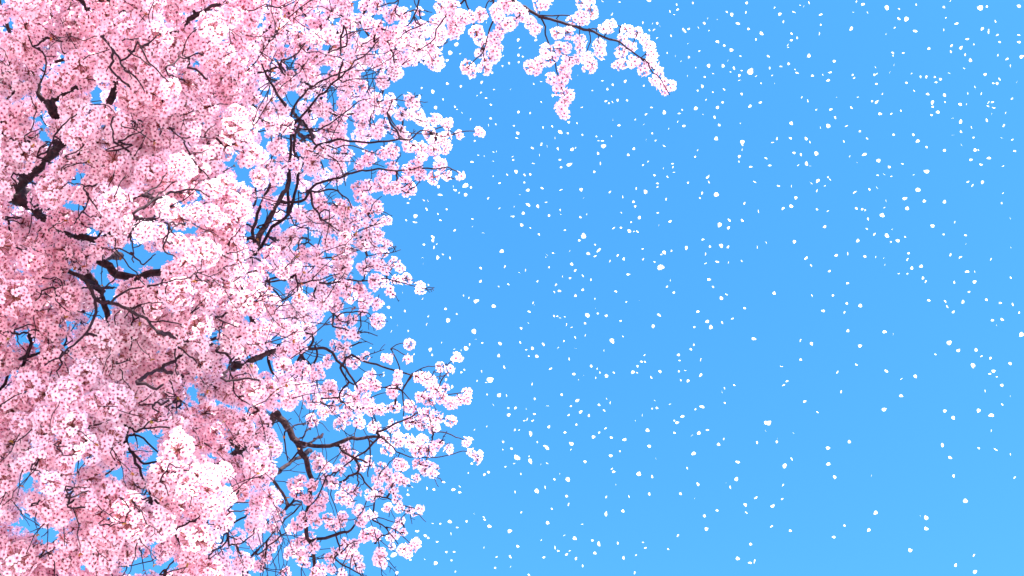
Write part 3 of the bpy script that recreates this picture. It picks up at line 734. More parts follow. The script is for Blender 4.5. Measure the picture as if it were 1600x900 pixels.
# ---------------------------------------------------------------- flowers and clusters
def flower(full=True, size=0.0175):
    """one five-petalled flower facing +Z: vertices, triangles, material (0 petal 1 heart), tone"""
    V, T, M, A = [], [], [], []
    cup = rng.uniform(0.10, 0.55)
    for k in range(5):
        a = 2 * math.pi * k / 5 + rng.normal(0, 0.08)
        s = size * rng.uniform(0.9, 1.08)
        c, sn = math.cos(a), math.sin(a)
        lift = cup + rng.normal(0, 0.12)

        def P(r, w, z):
            return (c * r * s - sn * w * s, sn * r * s + c * w * s, z * s)
        b = len(V)
        if full:
            V += [P(0.06, 0, 0), P(0.50, 0.36, 0.30 * lift + 0.06), P(0.86, 0.34, 0.62 * lift + 0.05), P(1.0, 0.13, 0.85 * lift), P(0.90, 0.0, 0.66 * lift),
                  P(1.0, -0.13, 0.85 * lift), P(0.86, -0.34, 0.62 * lift + 0.05), P(0.50, -0.36, 0.30 * lift + 0.06), P(0.5, 0, 0.22 * lift)]
            A += [0.0, 0.5, 0.9, 1, 0.9, 1, 0.9, 0.5, 0.35]
            for i in range(1, 7):
                T.append((b + 8, b + i, b + i + 1))
                M.append(0)
            T += [(b, b + 1, b + 8), (b, b + 8, b + 7)]
            M += [0, 0]
        else:
            V += [P(0.05, 0, 0), P(0.68, 0.40, 0.4 * lift), P(1.0, 0.0, 0.8 * lift), P(0.68, -0.40, 0.4 * lift)]
            A += [0.05, 0.7, 1, 0.7]
            T += [(b, b + 1, b + 2), (b, b + 2, b + 3)]
            M += [0, 0]
    # crimson heart with stamens
    b = len(V)
    V.append((0, 0, 0.10 * size))
    A.append(0)
    m = 10 if full else 6
    for k in range(m):
        a = 2 * math.pi * k / m
        r = size * ((0.31 if k % 2 else 0.16) if full else 0.18)
        V.append((math.cos(a) * r, math.sin(a) * r, (0.20 if k % 2 else 0.08) * size))
        A.append(0)
    for k in range(m):
        T.append((b, b + 1 + k, b + 1 + (k + 1) % m))
        M.append(1)
    return np.array(V), np.array(T), np.array(M), np.array(A)


def frame_to(n):
    n = n / np.linalg.norm(n)
    h = np.array([0, 0, 1.0]) if abs(n[2]) < 0.9 else np.array([1.0, 0, 0])
    u = np.cross(h, n)
    u /= np.linalg.norm(u)
    w = np.cross(n, u)
    a = rng.uniform(0, 2 * math.pi)
    return np.stack([math.cos(a) * u + math.sin(a) * w, -math.sin(a) * u + math.cos(a) * w, n], 1)


def cluster(R, nf, full):
    V, T, M, A, SV, ST = [], [], [], [], [], []
    off = so = 0
    for i in range(nf):
        z = 1 - 2 * (i + 0.5) / nf
        ph = i * 2.39996 + rng.normal(0, 0.25)
        q = math.sqrt(max(0, 1 - z * z))
        d = np.array([q * math.cos(ph), q * math.sin(ph), z]) + rng.normal(0, 0.16, 3)
        d /= np.linalg.norm(d)
        p = d * R * rng.uniform(0.62, 0.95)
        nrm = d + rng.normal(0, 0.30, 3)
        Fm = frame_to(nrm)
        v, t, m, a = flower(full)
        V.append(v @ Fm.T + p)
        T.append(t + off)
        M.append(m)
        A.append(a)
        off += len(v)
        # stalk and calyx
        n = Fm[:, 2]
        P = np.array([d * R * 0.05, d * R * 0.35, p - n * 0.008, p - n * 0.001])
        r = np.array([0.0009, 0.0009, 0.0016, 0.0026])
        tv, tf = tube(P, r, 4)
        SV.append(tv)
        ST.append(tf + so)
        so += len(tv)
    return np.vstack(V), np.vstack(T), np.concatenate(M), np.concatenate(A), np.vstack(SV), np.vstack(ST)


SIZES = [(0.020, 5), (0.028, 9), (0.036, 15), (0.045, 22), (0.055, 33), (0.074, 58)]
VAR = {}
for si, (R, nf) in enumerate(SIZES):
    for v in range(4):
        VAR[(si, v, True)] = cluster(R, nf, True)
        if v < 2:
            VAR[(si, v, False)] = cluster(R, nf, False)

score = [(c[3] * (1.55 if c[4] > 560 else 1.0) if (c[2] == 0 and 0 < c[4] < 1600 and 0 < c[5] < 900) else 0) for c in CL]
chosen = set(int(i) for i in np.argsort(score)[::-1][:300])
MESH = {}
LV, LT, LM, LA = [], [], [], []
base = 0
for i, (p, R, layer, rp, px_, py_) in enumerate(CL):
    si = int(np.argmin([abs(math.log(R * 0.86 / s[0])) for s in SIZES]))
    sc = min(1.22, max(0.82, R * 0.86 / SIZES[si][0]))
    full = layer == 0 and -30 < px_ and -30 < py_ < 930
    v = int(rng.integers(4 if full else 2))
    eul = Euler(rng.uniform(0, 2 * math.pi, 3))
    if i in chosen:
        key = (si, v)
        if key not in MESH:
            cv, ct, cm, ca, sv, st = VAR[(si, v, True)]
            MESH[key] = (mesh_from('blossom_cluster', cv, ct, [M_PETAL, M_HEART], cm, ca), mesh_from('stalks', sv, st, [M_STALK]))
        o = link('blossom_cluster', MESH[key][0], tree)
        o.location = p - BASE
        o.rotation_euler = eul
        o.scale = (sc, sc, sc)
        link('stalks', MESH[key][1], o)
        continue
    cv, ct, cm, ca, sv, st = VAR[(si, v, full)]
    Rm = np.array(eul.to_matrix()) * sc
    LV.append(cv @ Rm.T + (p - BASE))
    LT.append(ct + base)
    LM.append(cm)
    LA.append(ca)
    base += len(cv)
    if full:
        q = np.vstack([st[:, [0, 1, 2]], st[:, [0, 2, 3]]])
        LV.append(sv @ Rm.T + (p - BASE))
        LT.append(q + base)
        LM.append(np.full(len(q), 2))
        LA.append(np.zeros(len(sv)))
        base += len(sv)
mass = link('blossom_mass', mesh_from('blossom_mass', np.vstack(LV), np.vstack(LT), [M_PETAL, M_HEART, M_STALK], np.concatenate(LM), np.concatenate(LA)), tree, 'stuff')

# ---------------------------------------------------------------- young bronze leaves
def leaf_tuft():
    V, T = [], []
    for k in range(4):
        a = k * 1.7 + rng.normal(0, 0.3)
        L = rng.uniform(0.012, 0.021)
        w = L * 0.26
        u = np.array([math.cos(a) * 0.75, math.sin(a) * 0.75, 0.75])
        u /= np.linalg.norm(u)
        s = np.cross(u, [0, 0, 1.0])
        s /= np.linalg.norm(s)
        nn = np.cross(s, u)
        b = len(V)
        V += [0 * u, u * L * 0.35 + s * w + nn * 0.002, u * L * 0.7 + s * w * 0.8 + nn * 0.001, u * L, u * L * 0.7 - s * w * 0.8 + nn * 0.001, u * L * 0.35 - s * w + nn * 0.002, u * L * 0.5 - nn * 0.002]
        for i in range(6):
            T.append((b + 6, b + i, b + (i + 1) % 6))
    return mesh_from('leaf_tuft', V, T, [M_LEAF])


tufts = [leaf_tuft() for _ in range(5)]
for p, dirv in LEAF_AT:
    o = link('leaf_tuft', tufts[int(rng.integers(5))], tree)
    o.location = p - BASE
    o.rotation_euler = Vector(dirv).to_track_quat('Z', 'Y').to_euler()

# ---------------------------------------------------------------- petals drifting in the air
# per 400 x 225 tile of the photograph at four times its size: x, y and length of each petal
PETALS = {
    (800, 0): [(565, 10, 20), (672, 12, 14), (855, 8, 34), (628, 90, 26), (1030, 28, 16), (1035, 60, 22), (990, 72, 18), (1013, 90, 14), (1130, 18, 18), (1467, 18, 18), (1342, 76, 18), (1374, 92, 28), (1460, 78, 22), (1222, 115, 14), (1283, 122, 12), (1203, 145, 22), (1410, 150, 30), (1478, 180, 18), (820, 142, 20), (880, 147, 16), (907, 145, 20), (925, 163, 14), (858, 188, 18), (885, 185, 24), (1075, 190, 40), (1105, 180, 20), (1165, 172, 18), (1230, 190, 12), (992, 224, 18), (905, 237, 20), (1560, 210, 34), (1527, 248, 18), (1285, 260, 28), (1327, 283, 20), (1372, 313, 32), (1100, 273, 18), (1170, 318, 16), (970, 330, 16), (1020, 350, 14), (1105, 358, 20), (1428, 348, 14), (1598, 350, 18), (38, 250, 24), (50, 298, 22), (40, 345, 20), (68, 354, 14), (42, 388, 16), (148, 250, 24), (1348, 378, 16), (1055, 382, 16), (1228, 410, 30), (1320, 412, 28), (1388, 425, 26), (1365, 450, 14), (1490, 445, 50), (1435, 440, 18), (1420, 472, 22), (1422, 503, 20), (1257, 462, 18), (1205, 482, 14), (1095, 475, 14), (1525, 478, 24), (1150, 422, 12), (135, 524, 16), (182, 510, 16), (410, 470, 10), (565, 506, 16), (708, 507, 28), (630, 530, 18), (597, 558, 18), (825, 535, 16), (503, 566, 12), (1190, 540, 28), (1160, 566, 16), (1326, 558, 22), (1256, 576, 12), (1437, 587, 20), (1555, 520, 10), (250, 598, 24), (182, 637, 10), (437, 672, 18), (587, 632, 24), (605, 645, 10), (630, 637, 18), (660, 627, 24), (718, 628, 16), (1213, 624, 16), (1315, 640, 16), (1285, 670, 22), (1487, 665, 28), (1550, 640, 24), (872, 672, 20), (1147, 678, 28), (1064, 687, 12), (1045, 708, 20), (40, 700, 20), (113, 707, 18), (838, 714, 22), (952, 702, 32), (1195, 714, 12), (1262, 732, 24), (770, 748, 16), (630, 750, 14), (668, 784, 22), (825, 777, 14), (1037, 760, 18), (1075, 785, 22), (1295, 780, 22), (1428, 772, 14), (355, 764, 20), (406, 769, 12), (980, 804, 16), (12, 786, 14), (195, 798, 18), (250, 790, 16), (35, 832, 28), (30, 862, 22), (268, 863, 22), (302, 828, 36), (348, 832, 18), (440, 843, 14), (527, 853, 14), (620, 850, 16), (566, 880, 24), (540, 880, 20), (838, 873, 18), (898, 878, 18), (877, 834, 10), (1277, 867, 30), (1440, 888, 32), (185, 895, 16)],
    (1200, 0): [(42, 48, 18), (75, 88, 28), (95, 136, 22), (160, 76, 26), (224, 40, 24), (258, 17, 26), (202, 32, 14), (328, 90, 28), (330, 155, 14), (320, 210, 30), (147, 210, 20), (184, 235, 18), (145, 252, 20), (127, 280, 20), (125, 295, 14), (255, 347, 28), (5, 350, 24), (415, 383, 22), (82, 413, 24), (129, 398, 22), (10, 425, 20), (182, 455, 24), (170, 435, 14), (277, 473, 22), (343, 467, 14), (388, 455, 26), (375, 502, 28), (28, 472, 14), (40, 520, 16), (210, 607, 22), (247, 630, 24), (428, 608, 14), (562, 606, 16), (302, 687, 16), (392, 684, 26), (520, 674, 24), (418, 736, 24), (145, 770, 30), (376, 786, 34), (327, 797, 20), (490, 788, 24), (575, 820, 14), (55, 866, 24), (30, 888, 22), (140, 865, 24), (237, 866, 28), (264, 888, 20), (472, 885, 20), (620, 866, 18), (552, 10, 18), (593, 28, 26), (533, 76, 16), (622, 77, 16), (747, 45, 36), (820, 55, 16), (818, 115, 26), (864, 120, 34), (790, 173, 18), (738, 213, 12), (520, 180, 36), (920, 199, 32), (928, 28, 18), (1100, 45, 22), (1098, 187, 20), (1112, 113, 10), (1138, 6, 22), (1178, 150, 30), (1328, 47, 38), (1368, 40, 16), (1418, 132, 26), (1338, 180, 28), (1378, 195, 42), (1432, 218, 22), (1447, 263, 20), (1567, 38, 32), (1568, 217, 20), (1568, 263, 26), (1245, 245, 26), (1287, 278, 14), (1150, 285, 24), (1144, 322, 22), (1207, 298, 30), (1235, 343, 20), (1265, 377, 30), (1437, 344, 20), (1492, 368, 26), (1518, 412, 26), (1585, 353, 30), (1005, 304, 24), (780, 330, 24), (783, 348, 14), (846, 332, 20), (787, 407, 18), (760, 452, 24), (670, 420, 20), (665, 467, 18), (680, 460, 12), (528, 468, 18), (540, 488, 20), (677, 525, 18), (865, 517, 18), (897, 460, 14), (953, 480, 18), (990, 480, 26), (1043, 482, 16), (1077, 495, 22), (1050, 512, 24), (1132, 457, 20), (1225, 428, 18), (1357, 465, 20), (1292, 544, 26), (1445, 495, 26), (1408, 522, 18), (1432, 522, 22), (1555, 513, 18), (913, 568, 18), (715, 588, 14), (997, 591, 26), (1025, 640, 34), (1030, 668, 18), (1103, 594, 26), (1107, 637, 12), (1250, 583, 20), (1332, 586, 24), (1200, 652, 26), (1240, 652, 12), (1376, 640, 26), (1405, 640, 20), (1375, 664, 20), (1411, 673, 24), (1397, 713, 14), (1370, 750, 28), (1525, 617, 20), (1487, 706, 18), (1478, 785, 26), (680, 637, 34), (650, 632, 14), (701, 712, 28), (771, 713, 22), (830, 691, 18), (1062, 702, 28), (1022, 720, 20), (1154, 738, 18), (1205, 760, 34), (1270, 797, 24), (1205, 824, 22), (1155, 844, 22), (785, 842, 16), (910, 841, 18), (935, 881, 30), (1285, 860, 16), (1460, 862, 26), (1530, 873, 20)],
    (800, 225): [(25, 172, 30), (128, 25, 26), (184, 5, 18), (220, 14, 22), (285, 30, 22), (376, 34, 28), (398, 25, 16), (572, 15, 38), (536, 58, 24), (554, 122, 26), (514, 173, 20), (727, 68, 20), (760, 30, 20), (950, 15, 26), (170, 69, 20), (132, 122, 24), (300, 98, 20), (307, 145, 20), (362, 131, 44), (5, 80, 22), (8, 100, 16), (76, 194, 20), (114, 190, 18), (77, 240, 16), (48, 317, 14), (97, 288, 28), (188, 277, 24), (305, 288, 26), (432, 285, 24), (447, 337, 14), (615, 300, 24), (692, 331, 22), (776, 278, 24), (835, 298, 34), (758, 361, 20), (770, 390, 18), (682, 430, 18), (795, 460, 28), (745, 488, 12), (635, 525, 26), (680, 522, 18), (732, 543, 30), (763, 547, 14), (783, 547, 22), (918, 508, 20), (988, 485, 26), (962, 344, 22), (911, 431, 16), (908, 247, 20), (908, 267, 16), (972, 205, 18), (890, 195, 18), (850, 110, 16), (820, 132, 18), (1002, 122, 20), (1004, 145, 18), (1013, 177, 18), (945, 151, 14), (1100, 242, 16), (1145, 80, 14), (1162, 40, 20), (1227, 207, 34), (1230, 238, 24), (1186, 308, 24), (1176, 338, 16), (1280, 317, 38), (1297, 506, 38), (1358, 475, 28), (1352, 523, 26), (1440, 478, 26), (1456, 370, 24), (1541, 422, 24), (1516, 238, 26), (1493, 143, 24), (1420, 78, 26), (1418, 110, 18), (1438, 35, 20), (1440, 4, 20), (1585, 90, 24), (1090, 650, 32), (1194, 600, 26), (1237, 640, 18), (1308, 635, 32), (1348, 642, 24), (1210, 688, 26), (1212, 747, 20), (1283, 737, 26), (1354, 741, 16), (1437, 730, 18), (1535, 645, 26), (1590, 615, 22), (1232, 848, 28), (1258, 892, 20), (990, 852, 18), (970, 892, 18), (930, 770, 52), (952, 678, 30), (932, 690, 12), (997, 667, 16), (820, 720, 20), (890, 737, 14), (817, 656, 16), (727, 818, 26), (699, 718, 22), (660, 697, 24), (611, 732, 20), (541, 662, 40), (519, 702, 22), (519, 628, 14), (478, 684, 28), (361, 670, 20), (374, 751, 26), (396, 790, 24), (442, 826, 22), (490, 849, 20), (364, 838, 18), (314, 827, 14), (232, 770, 14), (160, 858, 20), (272, 879, 22), (84, 788, 22), (46, 803, 20), (219, 693, 22), (211, 708, 14), (256, 679, 18), (447, 573, 42), (420, 603, 18), (331, 538, 18), (169, 564, 18), (116, 523, 18), (60, 506, 28), (72, 434, 24), (230, 446, 20), (304, 414, 20), (304, 441, 16), (428, 458, 20), (467, 440, 18), (162, 390, 28), (212, 366, 22), (101, 380, 34), (6, 455, 22), (12, 391, 16)],
    (1200, 225): [(10, 135, 26), (162, 55, 22), (209, 64, 24), (302, 60, 34), (189, 133, 22), (239, 123, 34), (265, 137, 16), (65, 262, 24), (148, 265, 22), (308, 230, 34), (272, 244, 26), (375, 208, 14), (389, 222, 20), (356, 261, 18), (303, 291, 26), (174, 337, 26), (92, 403, 28), (144, 390, 30), (306, 409, 18), (371, 419, 20), (353, 517, 26), (165, 612, 28), (238, 713, 30), (268, 760, 20), (426, 697, 26), (384, 795, 24), (495, 684, 26), (497, 869, 22), (605, 703, 22), (675, 707, 18), (725, 714, 16), (731, 755, 20), (561, 605, 28), (619, 529, 24), (665, 563, 26), (628, 470, 24), (552, 403, 20), (590, 408, 20), (608, 414, 16), (714, 444, 34), (727, 396, 20), (738, 355, 24), (745, 573, 34), (810, 604, 30), (768, 611, 14), (857, 580, 14), (778, 533, 12), (634, 283, 22), (680, 273, 24), (540, 300, 30), (511, 77, 18), (557, 117, 20), (601, 65, 36), (689, 104, 30), (757, 144, 22), (686, 195, 18), (724, 189, 20), (770, 201, 16), (839, 125, 18), (910, 193, 16), (857, 342, 36), (870, 402, 30), (935, 289, 34), (977, 356, 22), (990, 172, 38), (992, 20, 20), (1104, 38, 20), (1103, 360, 26), (1027, 512, 30), (1167, 488, 20), (1098, 565, 16), (1138, 690, 26), (1200, 706, 26), (1234, 570, 20), (1238, 625, 14), (879, 683, 20), (870, 721, 24), (899, 775, 26), (956, 765, 26), (818, 811, 16), (873, 811, 16), (972, 838, 24), (986, 859, 22), (1164, 864, 24), (1243, 795, 32), (1294, 799, 18), (1292, 861, 28), (1392, 720, 22), (1520, 835, 20), (1518, 648, 18), (1513, 464, 22), (1460, 370, 18), (1468, 306, 18), (1275, 260, 26), (1250, 238, 22), (1339, 239, 28), (1331, 131, 26), (1268, 99, 24), (1380, 86, 28), (1295, 38, 28), (1316, 37, 14), (1471, 139, 18), (1542, 44, 20), (1209, 5, 20)],
    (800, 450): [(264, 25, 18), (297, 19, 26), (397, 47, 22), (443, 11, 20), (520, 68, 20), (648, 22, 22), (130, 93, 22), (138, 107, 12), (108, 147, 24), (102, 219, 16), (58, 251, 22), (52, 340, 18), (127, 376, 26), (88, 385, 16), (106, 425, 14), (155, 425, 26), (196, 351, 28), (262, 177, 18), (283, 177, 12), (300, 187, 20), (330, 179, 16), (343, 230, 26), (372, 246, 22), (392, 308, 24), (326, 332, 16), (290, 375, 18), (357, 443, 26), (399, 377, 18), (470, 174, 34), (457, 221, 18), (457, 294, 20), (522, 127, 16), (536, 159, 16), (588, 173, 22), (680, 206, 18), (692, 303, 16), (625, 333, 42), (573, 390, 18), (714, 86, 12), (794, 79, 18), (880, 237, 28), (920, 169, 32), (1010, 28, 20), (1160, 146, 22), (1308, 62, 28), (1340, 41, 26), (1456, 124, 20), (1378, 191, 20), (1312, 216, 20), (1218, 209, 30), (1243, 244, 34), (1140, 246, 16), (1137, 354, 18), (1119, 383, 20), (1178, 447, 26), (1178, 545, 34), (1513, 316, 34), (1040, 418, 24), (1048, 453, 16), (1044, 521, 16), (1083, 517, 20), (1056, 576, 18), (1100, 581, 24), (927, 521, 24), (868, 560, 24), (827, 419, 16), (810, 460, 20), (832, 461, 16), (784, 489, 18), (757, 526, 28), (782, 529, 14), (494, 488, 22), (533, 504, 14), (549, 528, 16), (523, 561, 18), (592, 549, 28), (636, 529, 18), (387, 537, 24), (446, 548, 22), (416, 575, 16), (241, 507, 28), (127, 601, 24), (141, 692, 20), (311, 665, 20), (412, 704, 34), (367, 738, 18), (428, 773, 30), (353, 794, 22), (479, 797, 24), (545, 729, 20), (591, 693, 14), (611, 717, 24), (575, 767, 22), (222, 736, 24), (21, 750, 24), (88, 754, 14), (140, 788, 20), (97, 822, 26), (76, 827, 18), (130, 831, 22), (231, 867, 26), (403, 854, 18), (584, 878, 22), (18, 888, 22), (44, 887, 14), (848, 890, 30), (772, 831, 14), (813, 795, 22), (876, 755, 14), (906, 750, 20), (893, 704, 18), (987, 725, 26), (1064, 802, 30), (1034, 843, 28), (1014, 829, 14), (1187, 740, 38), (1145, 758, 16), (1222, 886, 24), (1590, 842, 34), (1391, 607, 18), (1326, 628, 18), (1314, 650, 20), (1330, 717, 16), (1585, 895, 16)],
    (1200, 450): [(38, 32, 26), (277, 47, 26), (406, 47, 20), (345, 143, 26), (475, 153, 24), (493, 97, 20), (577, 109, 28), (498, 268, 26), (205, 328, 26), (272, 349, 28), (205, 448, 20), (84, 491, 24), (118, 581, 22), (95, 605, 26), (230, 709, 26), (308, 777, 20), (432, 527, 26), (553, 479, 22), (576, 362, 28), (458, 648, 24), (729, 273, 30), (783, 286, 18), (740, 515, 28), (833, 568, 22), (833, 674, 28), (921, 553, 28), (728, 760, 36), (5, 843, 40), (1005, 76, 22), (1109, 83, 24), (1123, 117, 26), (1160, 150, 24), (1220, 88, 30), (1258, 25, 20), (1365, 73, 20), (1453, 92, 22), (1527, 103, 26), (1570, 154, 20), (1463, 198, 28), (1402, 202, 24), (1427, 233, 16), (1583, 292, 36), (1133, 341, 36), (1191, 391, 28), (1300, 387, 26), (1334, 426, 22), (1389, 437, 20), (1283, 484, 38), (1410, 519, 30), (1386, 537, 22), (1430, 555, 14), (1512, 472, 28), (1462, 608, 26), (1358, 642, 24), (1515, 674, 18), (1465, 728, 18), (1047, 414, 16), (1106, 768, 28), (1158, 812, 30), (1316, 766, 30), (1394, 793, 40), (1398, 893, 20)],
    (800, 675): [(116, 12, 40), (332, 3, 20), (160, 62, 16), (215, 100, 36), (203, 85, 22), (370, 73, 34), (366, 111, 18), (510, 31, 28), (545, 3, 18), (620, 36, 22), (704, 50, 30), (857, 87, 28), (674, 121, 12), (900, 167, 22), (618, 148, 28), (457, 185, 22), (220, 195, 20), (180, 202, 16), (112, 185, 42), (107, 152, 14), (30, 160, 46), (13, 198, 18), (56, 262, 16), (300, 262, 18), (266, 296, 18), (352, 298, 36), (206, 345, 28), (156, 366, 34), (18, 376, 24), (343, 401, 20), (356, 452, 28), (636, 247, 24), (625, 230, 18), (650, 329, 14), (792, 264, 34), (876, 278, 24), (591, 408, 20), (732, 402, 22), (860, 389, 26), (1053, 386, 22), (1140, 417, 18), (588, 511, 38), (693, 494, 24), (250, 480, 16), (60, 502, 18), (225, 568, 28), (438, 576, 20), (328, 647, 24), (393, 665, 32), (542, 700, 40), (502, 677, 20), (664, 697, 24), (518, 756, 26), (400, 790, 24), (441, 836, 22), (269, 724, 26), (289, 744, 20), (359, 741, 20), (342, 766, 24), (200, 783, 20), (184, 677, 16), (35, 714, 22), (697, 787, 28), (775, 769, 16), (818, 688, 14), (833, 724, 20), (1038, 648, 24), (975, 733, 18), (770, 882, 24), (1127, 20, 24), (1168, 6, 28), (1322, 43, 22), (1292, 78, 26), (1531, 67, 24), (1410, 191, 32), (1134, 135, 34), (1097, 227, 24), (1163, 325, 28), (1402, 293, 32), (1366, 345, 26), (1340, 317, 16), (1523, 411, 30), (1460, 454, 26), (1464, 504, 26), (1281, 491, 20), (1200, 524, 24), (1215, 606, 28), (1492, 701, 22), (1412, 791, 30), (1515, 807, 34), (1487, 818, 28), (1015, 5, 18), (108, 893, 20)],
    (1200, 675): [(158, 6, 20), (55, 62, 20), (58, 40, 14), (376, 100, 32), (508, 60, 26), (148, 168, 24), (107, 211, 40), (376, 200, 32), (416, 284, 26), (90, 332, 26), (90, 419, 20), (30, 464, 34), (23, 590, 22), (140, 617, 22), (410, 657, 26), (479, 585, 18), (648, 273, 18), (672, 506, 34), (628, 613, 30), (889, 739, 28), (1087, 84, 30), (1139, 160, 30), (1315, 102, 20), (1422, 110, 30), (1517, 140, 22), (1160, 274, 24), (1543, 286, 24), (1236, 431, 38), (988, 535, 34), (952, 525, 14), (988, 604, 34), (1172, 831, 28), (1286, 770, 26), (1293, 873, 34)],
    (400, 0): [(1248, 275, 34), (1215, 330, 34), (1195, 376, 26), (1275, 335, 14), (1338, 487, 28), (1410, 515, 28), (1195, 523, 22), (1280, 540, 18), (1105, 573, 28), (1025, 605, 32), (952, 578, 22), (1168, 620, 16), (1123, 674, 28), (1243, 667, 18), (1257, 685, 16), (1288, 704, 18), (1340, 745, 20), (1467, 740, 20), (1455, 783, 20), (1500, 778, 14), (1552, 842, 14), (1468, 652, 20), (1405, 578, 18), (1382, 597, 12), (1437, 613, 16), (1488, 560, 14), (1590, 560, 16), (1475, 455, 20), (1545, 350, 16), (1540, 413, 14), (1580, 395, 18), (1367, 880, 14), (1035, 550, 16), (1440, 140, 14), (968, 42, 12)],
    (400, 225): [(1350, 110, 24), (1390, 70, 16), (1427, 76, 12), (1485, 50, 18), (1503, 46, 16), (1483, 107, 12), (1482, 201, 14), (1523, 245, 20), (1568, 192, 16), (1305, 258, 48), (1342, 272, 16), (1313, 317, 26), (1243, 290, 28), (1232, 263, 14), (1270, 305, 16), (1140, 267, 28), (1150, 317, 36), (1452, 339, 22), (1520, 401, 22), (1595, 453, 14), (1353, 469, 16), (1354, 515, 16), (1046, 353, 22), (1075, 356, 24), (1066, 407, 26), (1192, 408, 16), (1137, 437, 14), (1153, 477, 18), (961, 343, 14), (950, 370, 18), (940, 475, 18), (997, 450, 34), (993, 490, 36), (1240, 540, 24), (1420, 555, 26), (1105, 578, 34), (1105, 603, 28), (1130, 626, 16), (1115, 647, 26), (1050, 629, 18), (1132, 709, 32), (1212, 712, 22), (1168, 690, 10), (1535, 670, 32), (1552, 766, 26), (1405, 775, 20), (1405, 858, 24), (1048, 747, 14), (1518, 890, 14), (1578, 877, 18), (1078, 880, 16), (1040, 710, 16)],
    (400, 450): [(915, 27, 26), (1042, 68, 22), (828, 120, 26), (932, 145, 18), (1078, 178, 16), (1185, 130, 20), (1200, 203, 32), (1064, 226, 24), (847, 185, 18), (883, 235, 14), (847, 272, 22), (952, 268, 16), (1297, 47, 14), (1330, 62, 18), (1375, 78, 40), (1487, 115, 32), (1255, 163, 12), (1363, 272, 40), (1373, 320, 16), (1312, 375, 36), (1335, 352, 18), (1283, 390, 14), (1240, 383, 16), (1087, 385, 32), (1101, 418, 20), (1162, 341, 16), (1415, 343, 12), (1525, 346, 30), (1516, 423, 26), (1549, 495, 26), (988, 414, 16), (795, 547, 22), (798, 529, 14), (1187, 574, 24), (1224, 617, 28), (1465, 573, 48), (1437, 592, 18), (1382, 580, 14), (1283, 527, 16), (1302, 512, 14), (1412, 521, 18), (1520, 669, 32), (1565, 671, 20), (1482, 730, 24), (1445, 667, 12), (1580, 792, 28), (1577, 751, 12), (1443, 866, 14), (1367, 886, 14), (715, 375, 16)],
    (400, 675): [(1545, 62, 18), (1543, 110, 14), (1597, 104, 18), (1350, 198, 20), (1428, 266, 22), (1455, 250, 20), (1327, 257, 12), (1560, 218, 16), (1172, 313, 26), (1070, 352, 24), (1112, 359, 20), (978, 344, 22), (948, 362, 18), (950, 393, 22), (1234, 358, 30), (1272, 342, 22), (1274, 377, 22), (1105, 572, 16), (1152, 573, 16), (1212, 560, 32), (1315, 558, 18), (1257, 597, 18), (1220, 637, 26), (1362, 510, 18), (1424, 530, 24), (1428, 549, 18), (1458, 590, 30), (1585, 618, 34), (1008, 620, 28), (1058, 649, 24), (1077, 662, 20), (1003, 664, 16), (1133, 687, 20), (1190, 750, 18), (1238, 750, 18), (1424, 722, 18), (1222, 802, 16), (1122, 820, 28), (865, 770, 46), (825, 793, 22), (880, 880, 28), (1245, 873, 18), (1505, 782, 18), (1587, 780, 26), (1495, 850, 16), (1590, 842, 18), (965, 798, 16), (1055, 797, 12)],
}


def petal_mesh(k):
    s = 0.0150
    curl = (0.10, 0.22, 0.34, 0.05)[k % 4]
    notch = (0.86, 0.90, 0.93, 0.84)[k % 4]
    rows = [(0.0, 0.07), (0.22, 0.24), (0.48, 0.40), (0.74, 0.42), (0.93, 0.27)]
    V, T, A = [], [], []
    for r, w in rows:
        for f in (-1, 0, 1):
            z = curl * (4 * (r - 0.5) ** 2 * 0.5 + 0.7 * abs(f) * w)
            V.append(((f * w) * s, (r - 0.5) * s * (1.0 if not (f == 0 and r > 0.9) else 1.0), z * s))
            A.append(r)
    for i in range(4):
        for j in range(2):
            a = i * 3 + j
            T += [(a, a + 1, a + 4), (a, a + 4, a + 3)]
    b = len(V)
    V += [(-0.12 * s, 0.5 * s, curl * 0.6 * s), (0.12 * s, 0.5 * s, curl * 0.6 * s)]
    A += [1, 1]
    V[13] = (0.0, (notch - 0.5) * s, curl * 0.45 * s)
    T += [(12, 13, b), (13, 14, b + 1)]
    return V, T, A


PM = []
for k in range(4):
    V, T, A = petal_mesh(k)
    PM.append((np.array(V), np.array(T), np.array(A), mesh_from('cherry_petal', V, T, [M_FALL], None, A)))

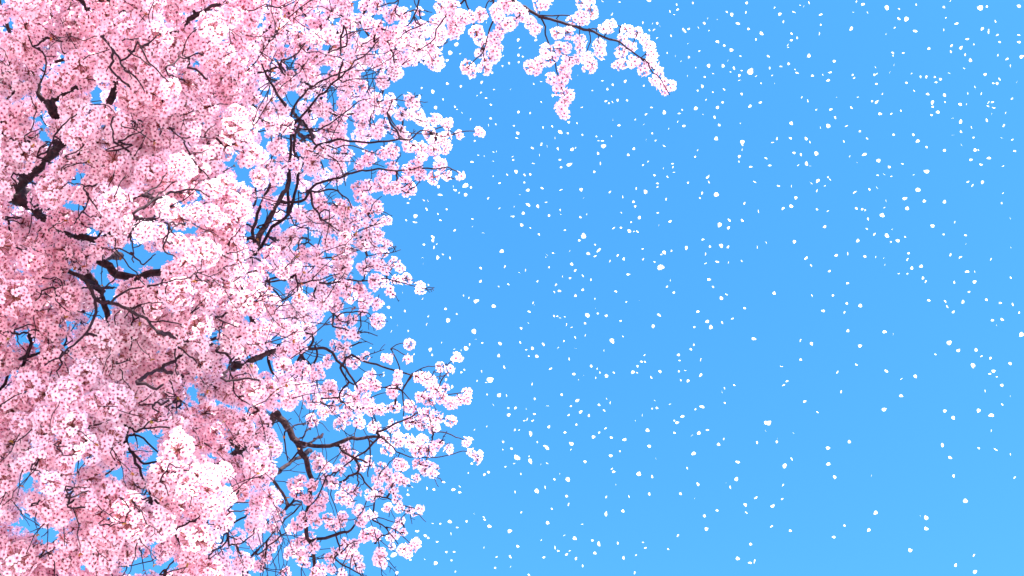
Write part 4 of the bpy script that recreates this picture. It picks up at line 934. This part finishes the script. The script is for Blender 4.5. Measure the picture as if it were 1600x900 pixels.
ALLP = []
for (X0, Y0), lst in PETALS.items():
    for u, v, s in lst:
        ALLP.append((X0 + u / 4, Y0 + v / 4, s / 4))
ALLP.sort(key=lambda q: -q[2])
RV, RT, RA, rb = [], [], [], 0
for i, (x, y, s) in enumerate(ALLP):
    k = i % 4
    view = at(x, y, 1.0) - CAM
    best_m = None
    tries = 3 if s > 6.5 else 1
    for _ in range(tries):                                   # larger marks are petals turned more face-on
        Rm = np.array(Euler(rng.uniform(0, 2 * math.pi, 3)).to_matrix())
        facing = abs(Rm[:, 2] @ view) / np.linalg.norm(view)
        if best_m is None or facing > best_m[1]:
            best_m = (Rm, facing)
    Rm, facing = best_m
    W = PM[k][0] @ Rm.T
    q = np.stack([W @ RGT, W @ UPV], 1)
    ext = max(np.ptp(q @ np.array([math.cos(a), math.sin(a)])) for a in np.linspace(0, math.pi, 12, endpoint=False))
    d = min(11.5, max(2.4, FPX * ext / max(1.9, s * 0.80)))
    p = at(x, y, d)
    if i < 300:
        o = bpy.data.objects.new('cherry_petal', PM[k][3])
        COL.objects.link(o)
        o.location = p
        o.rotation_euler = Matrix(Rm.tolist()).to_euler()
        o['category'] = 'petal'
        near = min((math.hypot(x - t[0], y - t[1]) for t in ALLP if t[:2] != (x, y)))
        size = 'big out-of-focus' if s > 9.5 else 'large' if s > 8 else 'middle-sized' if s > 6.8 else 'small'
        look = 'round face-on' if facing > 0.8 else 'tilted oval' if facing > 0.38 else 'thin edge-on'
        if near < 8.5:
            place = 'almost touching another petal'
        elif x < 830 and y > 140:
            place = 'in the air beside the blossoming crown'
        elif x < 1080 and y < 215:
            place = 'around the hanging blossom spray'
        elif near > 24:
            place = 'alone in open blue sky'
        else:
            place = 'among others in open blue sky'
        o['label'] = '%s %s white cherry petal %s' % (size, look, place)
        o['group'] = '%s %s petals %s' % (size, look, place)
    else:
        RV.append(W + p)
        RT.append(PM[k][1] + rb)
        RA.append(PM[k][2])
        rb += len(W)
for _ in range(420):                                          # the drift goes on past the edges of the view
    x, y = rng.uniform(700, 2600), rng.uniform(-700, 1500)
    if -10 < x < 1610 and -10 < y < 910:
        continue
    k = int(rng.integers(4))
    RV.append(PM[k][0] @ np.array(Euler(rng.uniform(0, 2 * math.pi, 3)).to_matrix()).T + at(x, y, rng.uniform(3.5, 10.0)))
    RT.append(PM[k][1] + rb)
    RA.append(PM[k][2])
    rb += len(PM[k][0])
rest = link('drifting_petals', mesh_from('drifting_petals', np.vstack(RV), np.vstack(RT), [M_FALL], None, np.concatenate(RA)), None, 'stuff')
rest['label'] = 'scatter of tiny white cherry petals far off in the blue sky'
rest['category'] = 'petals'
print('clusters', nC, 'petals', len(ALLP), 'mass tris', sum(len(t) for t in LT))
